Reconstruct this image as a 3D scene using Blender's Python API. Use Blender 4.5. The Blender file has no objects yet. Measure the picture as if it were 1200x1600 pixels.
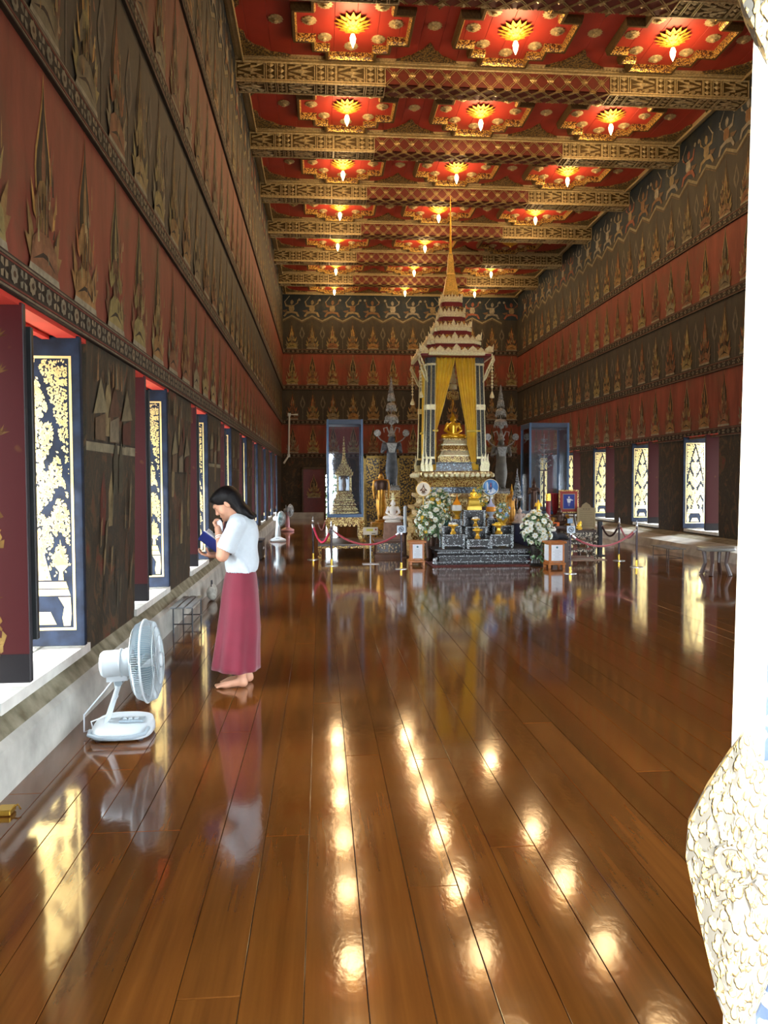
import bpy, math, random
import numpy as np
from mathutils import Matrix, Vector
random.seed(7)
SC = bpy.context.scene
COL = SC.collection
# ------------------------------------------------------------------ camera
H = 1.62
YAW, PIT, ROL, FPX = math.radians(4.69), math.radians(2.289), math.radians(-0.244), 1205.0
_F = Vector((math.sin(YAW)*math.cos(PIT), math.cos(YAW)*math.cos(PIT), -math.sin(PIT)))
_R0 = Vector((math.cos(YAW), -math.sin(YAW), 0)); _U0 = _R0.cross(_F)
_R = _R0*math.cos(ROL)+_U0*math.sin(ROL); _U = -_R0*math.sin(ROL)+_U0*math.cos(ROL)
cam_data = bpy.data.cameras.new('camera'); cam = bpy.data.objects.new('camera', cam_data); COL.objects.link(cam)
cam_data.sensor_fit = 'VERTICAL'; cam_data.sensor_height = 24.0; cam_data.lens = 24.0*FPX/1600.0
cam_data.clip_start = 0.02; cam_data.clip_end = 300
_m = Matrix((_R, _U, -_F)).transposed().to_4x4(); _m.translation = (0, 0, H)
cam.matrix_world = _m
SC.camera = cam
def at(x, y, Y):
    "world point seen at photo pixel (x, y) on the plane at distance Y down the hall"
    d = _F+_R*((x-600)/FPX)-_U*((y-800)/FPX)
    t = Y/d.y
    return Vector((d.x*t, Y, H+d.z*t))
# ------------------------------------------------------------------ world, sun, exposure
W = bpy.data.worlds.new('world'); SC.world = W; W.use_nodes = True
bg = W.node_tree.nodes['Background']; bg.inputs[0].default_value = (0.86, 0.93, 1.0, 1); bg.inputs[1].default_value = SKY = 17.0
sl = bpy.data.lights.new('sun', 'SUN'); sl.energy = 10.0; sl.angle = 0.02; sl.color = (1, 0.95, 0.86)
so = bpy.data.objects.new('sun', sl); COL.objects.link(so)
so.rotation_euler = Vector((0.50, 0.66, -0.56)).to_track_quat('-Z', 'Y').to_euler()
SC.view_settings.view_transform = 'Standard'; SC.view_settings.look = 'None'
SC.view_settings.gamma = 1.0; SC.view_settings.use_curve_mapping = False
SC.view_settings.exposure = 0.68
LAMP_W = 52.0
SC.cycles.max_bounces = 7; SC.cycles.diffuse_bounces = 4; SC.cycles.glossy_bounces = 4
SC.cycles.transmission_bounces = 4; SC.cycles.transparent_max_bounces = 6
SC.cycles.sample_clamp_indirect = 8.0; SC.cycles.caustics_reflective = False; SC.cycles.caustics_refractive = False

# ------------------------------------------------------------------ material helpers
def lin(c):
    if isinstance(c, str):
        c = tuple(int(c[i:i+2], 16)/255 for i in (0, 2, 4))
    return tuple(x/12.92 if x <= .04045 else ((x+.055)/1.055)**2.4 for x in c)+(1,)
def nodes_of(name):
    m = bpy.data.materials.new(name); m.use_nodes = True
    nt = m.node_tree; b = nt.nodes['Principled BSDF']
    return m, nt, b
def N(nt, t, **kw):
    n = nt.nodes.new(t)
    for k, v in kw.items():
        if k in ('operation', 'blend_type', 'data_type', 'feature', 'wave_type', 'bands_direction', 'attribute_name', 'distance', 'noise_dimensions', 'clamp'):
            setattr(n, k, v)
        else:
            n.inputs[k].default_value = v
    return n
def mixc(nt, fac, a, b, blend='MIX'):
    n = nt.nodes.new('ShaderNodeMix'); n.data_type = 'RGBA'; n.blend_type = blend
    for i, v in ((0, fac), (6, a), (7, b)):
        if hasattr(v, 'is_linked') or isinstance(v, bpy.types.NodeSocket): nt.links.new(v, n.inputs[i])
        else: n.inputs[i].default_value = v
    return n.outputs[2]
def objco(nt, scale=(1, 1, 1)):
    t = nt.nodes.new('ShaderNodeTexCoord'); m = nt.nodes.new('ShaderNodeMapping'); m.inputs['Scale'].default_value = scale
    nt.links.new(t.outputs['Object'], m.inputs['Vector']); return m.outputs[0]
def worldco(nt, scale=(1, 1, 1)):
    t = nt.nodes.new('ShaderNodeNewGeometry'); m = nt.nodes.new('ShaderNodeMapping'); m.inputs['Scale'].default_value = scale
    nt.links.new(t.outputs['Position'], m.inputs['Vector']); return m.outputs[0]
def bump(nt, b, h, strength=.3, dist=.01):
    n = nt.nodes.new('ShaderNodeBump'); n.inputs['Strength'].default_value = strength; n.inputs['Distance'].default_value = dist
    nt.links.new(h, n.inputs['Height']); nt.links.new(n.outputs[0], b.inputs['Normal'])
def ramp(nt, fac, stops, interp='LINEAR'):
    n = nt.nodes.new('ShaderNodeValToRGB'); n.color_ramp.interpolation = interp
    cr = n.color_ramp
    while len(cr.elements) < len(stops): cr.elements.new(.5)
    for e, (p, c) in zip(cr.elements, stops): e.position = p; e.color = c
    nt.links.new(fac, n.inputs[0]); return n.outputs[0]
MATS = {}
def mat(name, c, rough=.6, metal=0., var=.12, scale=6., spec=.5, c2=None, bumps=0., bscale=40., bdist=.004, coat=0., sheen=0.):
    "plain procedural material: colour broken up by noise, optional fine relief"
    if name in MATS: return MATS[name]
    m, nt, b = nodes_of(name); c = lin(c)
    co = objco(nt)
    n = N(nt, 'ShaderNodeTexNoise', Scale=scale, Detail=4.0); nt.links.new(co, n.inputs['Vector'])
    a = tuple(x*(1-var) for x in c[:3])+(1,); d = lin(c2) if c2 else tuple(min(1, x*(1+var)) for x in c[:3])+(1,)
    out = ramp(nt, n.outputs[0], ((.3, a), (.7, d)))
    nt.links.new(out, b.inputs['Base Color'])
    b.inputs['Roughness'].default_value = rough; b.inputs['Metallic'].default_value = metal
    b.inputs['Specular IOR Level'].default_value = spec; b.inputs['Coat Weight'].default_value = coat
    b.inputs['Sheen Weight'].default_value = sheen
    if bumps:
        v = N(nt, 'ShaderNodeTexNoise', Scale=bscale, Detail=3.0); nt.links.new(co, v.inputs['Vector']); bump(nt, b, v.outputs[0], bumps, bdist)
    MATS[name] = m; return m
def inlay(name, gold, ground, scale=14., thr=.5, rough=.35, metal=.75, gmetal=0., bumps=.5, dist=.02, feature='F1', world=False, aspect=(1, 1, 1), hi=None, spec=.5):
    "carved / inlaid ornament: gold figures on a coloured ground"
    if name in MATS: return MATS[name]
    m, nt, b = nodes_of(name)
    co = (worldco if world else objco)(nt, aspect)
    nz = N(nt, 'ShaderNodeTexNoise', Scale=scale*.9, Detail=2.0); nt.links.new(co, nz.inputs['Vector'])
    mp = nt.nodes.new('ShaderNodeVectorMath'); mp.operation = 'MULTIPLY_ADD'
    nt.links.new(nz.outputs['Color'], mp.inputs[0]); mp.inputs[1].default_value = (1.1/scale,)*3; nt.links.new(co, mp.inputs[2])
    v = N(nt, 'ShaderNodeTexVoronoi', Scale=scale, feature=feature); nt.links.new(mp.outputs[0], v.inputs['Vector'])
    mr = N(nt, 'ShaderNodeMapRange'); nt.links.new(v.outputs['Distance'], mr.inputs[0])
    mr.inputs[1].default_value = thr-.08; mr.inputs[2].default_value = thr+.08; mr.inputs[3].default_value = 1; mr.inputs[4].default_value = 0
    n2 = N(nt, 'ShaderNodeTexNoise', Scale=scale*.25, Detail=3.0); nt.links.new(co, n2.inputs['Vector'])
    g1 = lin(gold); g2 = lin(hi) if hi else tuple(min(1, x*1.3) for x in g1[:3])+(1,)
    gc = mixc(nt, n2.outputs[0], tuple(x*.75 for x in g1[:3])+(1,), g2)
    nt.links.new(mixc(nt, mr.outputs[0], lin(ground), gc), b.inputs['Base Color'])
    mm = N(nt, 'ShaderNodeMath', operation='MULTIPLY_ADD'); nt.links.new(mr.outputs[0], mm.inputs[0]); mm.inputs[1].default_value = metal-gmetal; mm.inputs[2].default_value = gmetal
    nt.links.new(mm.outputs[0], b.inputs['Metallic']); b.inputs['Roughness'].default_value = rough; b.inputs['Specular IOR Level'].default_value = spec
    if bumps: bump(nt, b, mr.outputs[0], bumps, dist)
    MATS[name] = m; return m
def painted(name='painted', rough=.75, spec=.3, scale=9., fade=.35, metal=0.):
    "flat paint whose colours are stored on the faces, worn by noise"
    if name in MATS: return MATS[name]
    m, nt, b = nodes_of(name)
    a = N(nt, 'ShaderNodeAttribute', attribute_name='paint')
    n = N(nt, 'ShaderNodeTexNoise', Scale=scale, Detail=5.0, Roughness=.65); nt.links.new(objco(nt), n.inputs['Vector'])
    r = ramp(nt, n.outputs[0], ((.3, (1-fade, 1-fade, 1-fade, 1)), (.7, (1+fade*.3,)*3+(1,))))
    nt.links.new(mixc(nt, 1.0, a.outputs['Color'], r, 'MULTIPLY'), b.inputs['Base Color'])
    b.inputs['Roughness'].default_value = rough; b.inputs['Specular IOR Level'].default_value = spec; b.inputs['Metallic'].default_value = metal
    MATS[name] = m; return m

# ------------------------------------------------------------------ mesh builder
class MB:
    def __init__(s, M=None): s.v = []; s.f = []; s.m = []; s.c = []; s.M = M or Matrix()
    def add(s, vs, fs, mi=0, col=None, M=None):
        T = s.M @ M if M is not None else s.M
        o = len(s.v); s.v.extend((T @ Vector(p))[:] for p in vs)
        for f in fs: s.f.append(tuple(i+o for i in f)); s.m.append(mi); s.c.append(col)
        return s
    def bx(s, x0, x1, y0, y1, z0, z1, mi=0, col=None, M=None):
        vs = [(x, y, z) for z in (z0, z1) for y in (y0, y1) for x in (x0, x1)]
        return s.add(vs, [(0, 2, 3, 1), (4, 5, 7, 6), (0, 1, 5, 4), (2, 6, 7, 3), (0, 4, 6, 2), (1, 3, 7, 5)], mi, col, M)
    def box(s, c, d, mi=0, col=None, M=None):
        return s.bx(c[0]-d[0]/2, c[0]+d[0]/2, c[1]-d[1]/2, c[1]+d[1]/2, c[2]-d[2]/2, c[2]+d[2]/2, mi, col, M)
    def cbox(s, x0, x1, y0, y1, z0, z1, b=.01, mi=0, col=None, M=None):
        "box with chamfered edges (12 edges cut)"
        xs, ys, zs = (x0, x1), (y0, y1), (z0, z1); vs = []; idx = {}
        for i in (0, 1):
            for j in (0, 1):
                for k in (0, 1):
                    p = (xs[i], ys[j], zs[k]); sg = (b if i == 0 else -b, b if j == 0 else -b, b if k == 0 else -b)
                    for a in range(3):
                        q = list(p)
                        for t in range(3):
                            if t != a: q[t] += sg[t]
                        idx[(i, j, k, a)] = len(vs); vs.append(q)
        fs = []
        I = idx
        for a in range(3):
            o = [t for t in range(3) if t != a]
            for s0 in (0, 1):
                q = []
                for (u, w) in ((0, 0), (1, 0), (1, 1), (0, 1)):
                    k = [0, 0, 0]; k[a] = s0; k[o[0]] = u; k[o[1]] = w; q.append(I[tuple(k)+(a,)])
                fs.append(tuple(q) if (s0 == 1) ^ (a == 1) else tuple(q[::-1]))
            for u in (0, 1):
                for w in (0, 1):
                    k0 = [0, 0, 0]; k0[o[0]] = u; k0[o[1]] = w; k1 = k0[:]; k1[a] = 1
                    fs.append((I[tuple(k0)+(o[0],)], I[tuple(k1)+(o[0],)], I[tuple(k1)+(o[1],)], I[tuple(k0)+(o[1],)]))
        for i in (0, 1):
            for j in (0, 1):
                for k in (0, 1): fs.append((I[(i, j, k, 0)], I[(i, j, k, 1)], I[(i, j, k, 2)]))
        return s.add(vs, fs, mi, col, M)
    def loft(s, rings, mi=0, col=None, M=None, cap=True, closed=True):
        n = len(rings[0]); vs = [p for r in rings for p in r]; fs = []
        for i in range(len(rings)-1):
            for j in range(n if closed else n-1):
                k = (j+1) % n; fs.append((i*n+j, i*n+k, (i+1)*n+k, (i+1)*n+j))
        if cap and closed:
            fs.append(tuple(range(n))[::-1]); fs.append(tuple((len(rings)-1)*n+j for j in range(n)))
        return s.add(vs, fs, mi, col, M)
    def lathe(s, prof, n=16, c=(0, 0, 0), mi=0, col=None, M=None, cap=True, sx=1., sy=1.):
        return s.loft([[(c[0]+r*sx*math.cos(2*math.pi*j/n), c[1]+r*sy*math.sin(2*math.pi*j/n), c[2]+z) for j in range(n)] for r, z in prof], mi, col, M, cap)
    def plan(s, out, prof, c=(0, 0, 0), mi=0, col=None, M=None):
        "stack a 2D outline scaled by the profile (scale, z)"
        return s.loft([[(c[0]+x*k, c[1]+y*k, c[2]+z) for x, y in out] for k, z in prof], mi, col, M)
    def tube(s, pts, r, n=8, mi=0, col=None, M=None, cap=True):
        pts = [Vector(p) for p in pts]; rs = r if isinstance(r, (list, tuple)) else [r]*len(pts); rings = []
        t = (pts[1]-pts[0]).normalized(); up = Vector((0, 0, 1)) if abs(t.z) < .9 else Vector((1, 0, 0))
        a = t.cross(up).normalized()
        for i, p in enumerate(pts):
            t = (pts[min(i+1, len(pts)-1)]-pts[max(i-1, 0)]).normalized()
            a = (a-t*a.dot(t)).normalized(); b = t.cross(a)
            rings.append([tuple(p+(a*math.cos(2*math.pi*j/n)+b*math.sin(2*math.pi*j/n))*rs[i]) for j in range(n)])
        return s.loft(rings, mi, col, M, cap)
    def ring(s, c, R, r, axis='z', n=32, k=6, mi=0, col=None, M=None, a0=0, a1=2*math.pi):
        full = abs(a1-a0-2*math.pi) < 1e-6; pts = []
        for i in range(n+(0 if full else 1)):
            a = a0+(a1-a0)*i/n; p = (R*math.cos(a), R*math.sin(a))
            pts.append({'z': (p[0], p[1], 0), 'y': (p[0], 0, p[1]), 'x': (0, p[0], p[1])}[axis])
        pts = [Vector(c)+Vector(p) for p in pts]
        if not full: return s.tube(pts, r, k, mi, col, M)
        rings = []
        ax = Vector({'z': (0, 0, 1), 'y': (0, 1, 0), 'x': (1, 0, 0)}[axis])
        for p in pts:
            o = (p-Vector(c)).normalized()
            rings.append([tuple(p+(o*math.cos(2*math.pi*j/k)+ax*math.sin(2*math.pi*j/k))*r) for j in range(k)])
        rings.append(rings[0]); return s.loft(rings, mi, col, M, cap=False)
    def prism(s, poly, d0, d1, axis='y', mi=0, col=None, M=None):
        "extrude a 2D polygon; axis y: poly is (x, z); axis x: (y, z); axis z: (x, y)"
        def P(u, w, d): return {'y': (u, d, w), 'x': (d, u, w), 'z': (u, w, d)}[axis]
        return s.loft([[P(u, w, d0) for u, w in poly], [P(u, w, d1) for u, w in poly]], mi, col, M)
    def flat(s, poly, d=0, axis='y', mi=0, col=None, M=None):
        def P(u, w): return {'y': (u, d, w), 'x': (d, u, w), 'z': (u, w, d)}[axis]
        return s.add([P(u, w) for u, w in poly], [tuple(range(len(poly)))], mi, col, M)
    def mesh(s, name, mats, smooth=False):
        me = bpy.data.meshes.new(name); me.from_pydata(s.v, [], s.f)
        for m in (mats if isinstance(mats, (list, tuple)) else [mats]): me.materials.append(m)
        if any(s.m): me.polygons.foreach_set('material_index', s.m)
        if any(c is not None for c in s.c):
            at_ = me.color_attributes.new('paint', 'FLOAT_COLOR', 'CORNER'); arr = []
            cache = {}
            for f, c in zip(s.f, s.c):
                if c not in cache: cache[c] = lin(c) if c is not None else (.5, .5, .5, 1)
                arr.extend(cache[c]*len(f))
            at_.data.foreach_set('color', arr)
        me.validate()
        if smooth:
            me.polygons.foreach_set('use_smooth', [True]*len(me.polygons))
            if smooth != 'all':
                try: me.set_sharp_from_angle(angle=math.radians(35 if smooth is True else smooth))
                except Exception: pass
        me.update(); return me
    def build(s, name, mats, parent=None, smooth=False, loc=None):
        return link(name, s.mesh(name, mats, smooth), parent, loc)
def link(name, me, parent=None, loc=None):
    o = bpy.data.objects.new(name, me); COL.objects.link(o)
    if parent is not None: o.parent = parent
    if loc is not None: o.location = loc
    return o
def tag(o, label=None, cat=None, group=None, kind=None):
    if label: o['label'] = label
    if cat: o['category'] = cat
    if group: o['group'] = group
    if kind: o['kind'] = kind
    return o
def thing(name, loc, label, cat, group=None, rz=0., sc=1.):
    o = bpy.data.objects.new(name, None); COL.objects.link(o); o.empty_display_size = .1
    o.location = loc; o.rotation_euler = (0, 0, rz); o.scale = (sc, sc, sc)
    return tag(o, label, cat, group)
def kids(o): return [c for c in bpy.data.objects if c.parent == o]
def copy_tree(o, parent=None, _map=None):
    if _map is None:
        _map = {}
        for c in bpy.data.objects:
            if c.parent: _map.setdefault(c.parent.name, []).append(c)
    c = o.copy(); COL.objects.link(c); c.parent = parent
    for ch in _map.get(o.name, []): copy_tree(ch, c, _map)
    return c
def RZ(a): return Matrix.Rotation(a, 4, 'Z')
def RX(a): return Matrix.Rotation(a, 4, 'X')
def RY(a): return Matrix.Rotation(a, 4, 'Y')
def TR(x, y, z): return Matrix.Translation((x, y, z))
def redent(r=.12, d=1.):
    q = [(1, 1-2*r), (1-r, 1-2*r), (1-r, 1-r), (1-2*r, 1-r), (1-2*r, 1)]; out = []
    for _ in range(4):
        out += q; q = [(-y, x) for x, y in q]
    return [(x, y*d) for x, y in out]
# ------------------------------------------------------------------ smooth bodies (blended distance field -> quads)
def sdf_mesh(prims, vox, k=.02):
    P = []
    lo = np.full(3, 1e9); hi = -lo
    for p in prims:
        if p[0] == 'c':
            a, b, ra, rb = np.array(p[1], float), np.array(p[2], float), p[3], p[4]
            l = np.minimum(a-ra, b-rb); h = np.maximum(a+ra, b+rb); kk = p[5] if len(p) > 5 else k
        else:
            c, r = np.array(p[1], float), np.array(p[2], float); R = np.array(p[3], float) if len(p) > 3 and p[3] is not None else np.eye(3)
            e = np.abs(R) @ r; l, h = c-e, c+e; kk = p[4] if len(p) > 4 else k
        lo = np.minimum(lo, l); hi = np.maximum(hi, h); P.append((p, l, h, kk))
    pad = max(k, vox)*2+vox; lo -= pad; hi += pad
    n = np.ceil((hi-lo)/vox).astype(int)+1
    V = np.full(n, 1.0, dtype=np.float32)
    for p, l, h, kk in P:
        m = kk+2*vox
        i0 = np.maximum(((l-m-lo)/vox).astype(int), 0); i1 = np.minimum(((h+m-lo)/vox).astype(int)+2, n)
        g = np.meshgrid(*[lo[a]+vox*np.arange(i0[a], i1[a]) for a in range(3)], indexing='ij'); X = np.stack(g, -1)
        if p[0] == 'c':
            a, b, ra, rb = np.array(p[1], float), np.array(p[2], float), p[3], p[4]
            ab = b-a; L2 = max(ab@ab, 1e-12); t = np.clip(((X-a)@ab)/L2, 0, 1)
            d = np.linalg.norm(X-a-t[..., None]*ab, axis=-1)-(ra+(rb-ra)*t)
        else:
            c, r = np.array(p[1], float), np.array(p[2], float); R = np.array(p[3], float) if len(p) > 3 and p[3] is not None else np.eye(3)
            q = (X-c) @ R
            k0 = np.linalg.norm(q/r, axis=-1); k1 = np.linalg.norm(q/(r*r), axis=-1)
            d = k0*(k0-1)/np.maximum(k1, 1e-9)
        s = tuple(slice(i0[a], i1[a]) for a in range(3)); o = V[s]
        hh = np.maximum(kk-np.abs(o-d), 0)/max(kk, 1e-6)
        V[s] = np.minimum(o, d)-hh*hh*kk*.25
    ins = V < 0
    C = np.zeros([x-1 for x in n], int)
    for i in (0, 1):
        for j in (0, 1):
            for l in (0, 1): C += ins[i:n[0]-1+i, j:n[1]-1+j, l:n[2]-1+l]
    act = (C > 0) & (C < 8); idx = -np.ones(act.shape, int); cells = np.argwhere(act); idx[act] = np.arange(len(cells))
    acc = np.zeros((len(cells), 3)); cnt = np.zeros(len(cells))
    cor = [(i, j, l) for i in (0, 1) for j in (0, 1) for l in (0, 1)]
    for a in cor:
        for ax in range(3):
            if a[ax]: continue
            b = list(a); b[ax] = 1
            va = V[tuple((cells+a).T)]; vb = V[tuple((cells+b).T)]
            m = (va < 0) != (vb < 0)
            t = np.where(m, va/np.where(np.abs(va-vb) < 1e-9, 1, va-vb), 0)
            pt = np.array(a, float)+t[:, None]*np.eye(3)[ax]
            acc[m] += pt[m]; cnt[m] += 1
    verts = lo+(cells+acc/np.maximum(cnt, 1)[:, None])*vox
    faces = []
    for ax in range(3):
        u, w = [(1, 2), (2, 0), (0, 1)][ax]
        sl0 = [slice(None)]*3; sl1 = [slice(None)]*3; sl0[ax] = slice(0, n[ax]-1); sl1[ax] = slice(1, n[ax])
        A = ins[tuple(sl0)]; B = ins[tuple(sl1)]; E = np.argwhere(A != B)
        E = E[(E[:, u] > 0) & (E[:, w] > 0) & (E[:, u] < n[u]-1) & (E[:, w] < n[w]-1)]
        if not len(E): continue
        fl = A[tuple(E.T)]
        du = np.zeros(3, int); du[u] = 1; dw = np.zeros(3, int); dw[w] = 1
        q = np.stack([idx[tuple((E-du-dw).T)], idx[tuple((E-dw).T)], idx[tuple(E.T)], idx[tuple((E-du).T)]], 1)
        q[~fl] = q[~fl][:, ::-1]; faces.append(q)
    F = np.concatenate(faces)
    return verts, F
def sdf_obj(name, prims, vox, m, parent=None, k=.02, loc=None, recolor=None, me_only=False):
    v, f = sdf_mesh(prims, vox, k)
    me = bpy.data.meshes.new(name); me.from_pydata(v.tolist(), [], f.tolist())
    for x in (m if isinstance(m, (list, tuple)) else [m]): me.materials.append(x)
    me.polygons.foreach_set('use_smooth', [True]*len(me.polygons)); me.update()
    if me_only: return me
    return link(name, me, parent, loc)
# ================================================================== THE HALL
XL, XR, YB, YF = -1.75, 8.86, 34.1, 0.30
PER, WC0, NWIN = 3.07, 5.115, 9
ZC = 9.86                                     # underside of the red boarded ceiling
def leanL(z): return 0.165*(min(max(z, .4), 7.5)-.4)/7.1
def leanR(z): return -0.05*(min(max(z, .4), 7.5)-.4)/7.1
RED, DARK = '74392b', '332f29'
# ---- materials of the shell
def m_plank(name='polished_plank'):
    m, nt, b = nodes_of(name)
    oi = nt.nodes.new('ShaderNodeObjectInfo')
    co = worldco(nt, (1, 1, 1)); ad = nt.nodes.new('ShaderNodeVectorMath'); ad.operation = 'MULTIPLY_ADD'
    nt.links.new(oi.outputs['Random'], ad.inputs[0]); ad.inputs[1].default_value = (7, 13, 3); nt.links.new(co, ad.inputs[2])
    mp = nt.nodes.new('ShaderNodeMapping'); mp.inputs['Scale'].default_value = (22, 1.1, 1); nt.links.new(ad.outputs[0], mp.inputs[0])
    n1 = N(nt, 'ShaderNodeTexNoise', Scale=1.0, Detail=5.0, Distortion=.15); nt.links.new(mp.outputs[0], n1.inputs['Vector'])
    n2 = N(nt, 'ShaderNodeTexNoise', Scale=.8, Detail=3.0); nt.links.new(co, n2.inputs['Vector'])
    c = ramp(nt, n1.outputs[0], ((.25, lin('5a3414')), (.55, lin('6c4119')), (.85, lin('7d4d1f'))))
    rr = ramp(nt, oi.outputs['Random'], ((0, (.78, .78, .78, 1)), (1, (1.12, 1.06, 1.0, 1))))
    c = mixc(nt, 1.0, c, rr, 'MULTIPLY')
    c = mixc(nt, 1.0, c, ramp(nt, n2.outputs[0], ((.3, (.82, .8, .8, 1)), (.7, (1.1, 1.1, 1.1, 1)))), 'MULTIPLY')
    nt.links.new(c, b.inputs['Base Color'])
    n3 = N(nt, 'ShaderNodeTexNoise', Scale=2.2, Detail=4.0); nt.links.new(co, n3.inputs['Vector'])
    nt.links.new(ramp(nt, n3.outputs[0], ((.3, (.07,)*3+(1,)), (.75, (.135,)*3+(1,)))), b.inputs['Roughness'])
    b.inputs['Specular IOR Level'].default_value = .6; b.inputs['Coat Weight'].default_value = .35; b.inputs['Coat Roughness'].default_value = .06
    mp2 = nt.nodes.new('ShaderNodeMapping'); mp2.inputs['Scale'].default_value = (30, 20, 1); nt.links.new(co, mp2.inputs[0])
    n4 = N(nt, 'ShaderNodeTexNoise', Scale=1.0, Detail=2.0); nt.links.new(mp2.outputs[0], n4.inputs['Vector'])
    bump(nt, b, n4.outputs[0], .25, .0012)
    return m
M_PLANK = m_plank()
def m_mural(name, along, bands):
    "old mural ground: bands of red and near-black, smeared and faded"
    m, nt, b = nodes_of(name)
    g = nt.nodes.new('ShaderNodeNewGeometry'); sx = nt.nodes.new('ShaderNodeSeparateXYZ'); nt.links.new(g.outputs['Position'], sx.inputs[0])
    mr = N(nt, 'ShaderNodeMath', operation='DIVIDE'); nt.links.new(sx.outputs['Z'], mr.inputs[0]); mr.inputs[1].default_value = 10.0
    c = ramp(nt, mr.outputs[0], [(z/10, lin(h)) for z, h in bands], 'CONSTANT')
    co = worldco(nt, (3, 3, .55)); n = N(nt, 'ShaderNodeTexNoise', Scale=1.2, Detail=7.0, Roughness=.65); nt.links.new(co, n.inputs['Vector'])
    c = mixc(nt, 1.0, c, ramp(nt, n.outputs[0], ((.28, (.62, .6, .6, 1)), (.72, (1.3, 1.3, 1.25, 1)))), 'MULTIPLY')
    co2 = worldco(nt, (1, 1, .8)); n2 = N(nt, 'ShaderNodeTexNoise', Scale=1.6, Detail=8.0, Roughness=.7); nt.links.new(co2, n2.inputs['Vector'])
    c = mixc(nt, ramp(nt, n2.outputs[0], ((.5, (0, 0, 0, 1)), (.72, (.6, .6, .6, 1)))), c, lin('48432f'))
    # below the first border: landscape scenes in dark olive, umber and worn grey
    n3 = N(nt, 'ShaderNodeTexNoise', Scale=1.3, Detail=9.0, Roughness=.72, Distortion=1.6); nt.links.new(worldco(nt, (2.2, 2.2, 1.3)), n3.inputs['Vector'])
    sc = ramp(nt, n3.outputs[0], ((.28, lin('17140f')), (.42, lin('3a2e20')), (.5, lin('26251d')), (.58, lin('4b3a26')), (.66, lin('57261c')), (.76, lin('7a6a4c'))))
    lt = N(nt, 'ShaderNodeMath', operation='LESS_THAN'); nt.links.new(sx.outputs['Z'], lt.inputs[0]); lt.inputs[1].default_value = 2.69
    c = mixc(nt, lt.outputs[0], c, sc)
    nt.links.new(c, b.inputs['Base Color']); b.inputs['Roughness'].default_value = .72; b.inputs['Specular IOR Level'].default_value = .3
    n5 = N(nt, 'ShaderNodeTexNoise', Scale=9.0, Detail=6.0); nt.links.new(worldco(nt), n5.inputs['Vector']); bump(nt, b, n5.outputs[0], .25, .01)
    return m
BANDS = [(0, '2c261d'), (2.69, RED), (4.12, DARK), (5.64, RED), (7.2, DARK), (8.72, '1c2630')]
M_MUR = m_mural('mural_ground', 'y', BANDS)
M_DADO = mat('lime_dado', '9a9a92', .85, var=.22, scale=3.2, c2='b9b8ae', bumps=.4, bscale=14, bdist=.012)
M_MOSS = mat('mossy_ledge', '6a6348', .9, var=.35, scale=7, c2='8d8872', bumps=.5, bscale=20, bdist=.01)
M_SILL = mat('sill_plaster', 'c9c8c0', .7, var=.12, scale=8)
M_PAINT = painted(fade=.5)
M_LINTEL = mat('red_lintel', 'b8362a', .5, var=.1, scale=5)
M_MAROON = inlay('maroon_lacquer', '7a5a2c', '4a1418', scale=5.0, thr=.10, rough=.45, metal=.2, bumps=0)
M_BLACKISH = mat('dark_blue_lacquer', '10151f', .6, var=.25, scale=9, c2='1a2436', spec=.15)
M_GILT = mat('gilt_leaf', 'efd692', .34, metal=.7, var=.12, scale=20)
M_REDC = mat('ceiling_red', '982e22', .5, var=.10, scale=2.5)
M_GOLDC = inlay('carved_gilt', 'c4a05a', '3a2413', scale=17, thr=.42, rough=.4, metal=.7, bumps=.8, dist=.03)
M_GOLDP = mat('dull_gilt', 'b8a478', .42, metal=.35, var=.3, scale=25, bumps=.6, bscale=60, bdist=.02)
M_LATR = mat('beam_red', '6b2b20', .55, var=.15, scale=9)
M_EARTH = mat('courtyard_paving', 'a9a396', .9, var=.1, scale=2)
M_WHITEW = mat('outer_plaster', 'cfcac0', .9, var=.05)

# ---- floor: one object per board out to 20 m, then one joined field
floor = MB().bx(XL-.1, XR+.1, YF-.15, YB, -.12, -.014).build('floor', mat('floor_underlay', '1b0f07', .8))
tag(floor, kind='structure', label='dark polished timber floor of wide boards running down the hall')
rng = random.Random(3)
PW = .2
board_meshes = {}
def board_mesh(L, near):
    if (L, near) not in board_meshes:
        board_meshes[L, near] = (MB().cbox(-PW/2+.0012, PW/2-.0012, 0, L-.003, -.03, 0, .0014) if near else MB().bx(-PW/2+.0008, PW/2-.0008, 0, L-.002, -.03, 0)).mesh('floor_board', M_PLANK)
    return board_meshes[L, near]
nx = int((XR-XL)/PW)+1
far_mb = MB(); nb = 0
for i in range(nx):
    x = -1.66+PW*i+PW/2-.004
    if x > XR: break
    y = YF-.1-rng.choice((0, .9, 1.7, 2.6))
    while y < YB-.3:
        L = rng.choice((4.2, 4.8, 5.4, 6.0))
        if y > 19.5: L = YB-y
        if L > .6:
            if y <= 17.6 and not (x > .6*(y+L)+.5) and y > -4:
                link('floor_board', board_mesh(L, y < 7), floor, (x, y, rng.uniform(-.0012, 0))); nb += 1
            else: far_mb.bx(x-PW/2+.0008, x+PW/2-.0008, y, y+L-.002, -.03, 0)
        y += L
tag(far_mb.build('floor_board', M_PLANK, floor), kind='stuff', label='floor boards at the far end of the hall')

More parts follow.
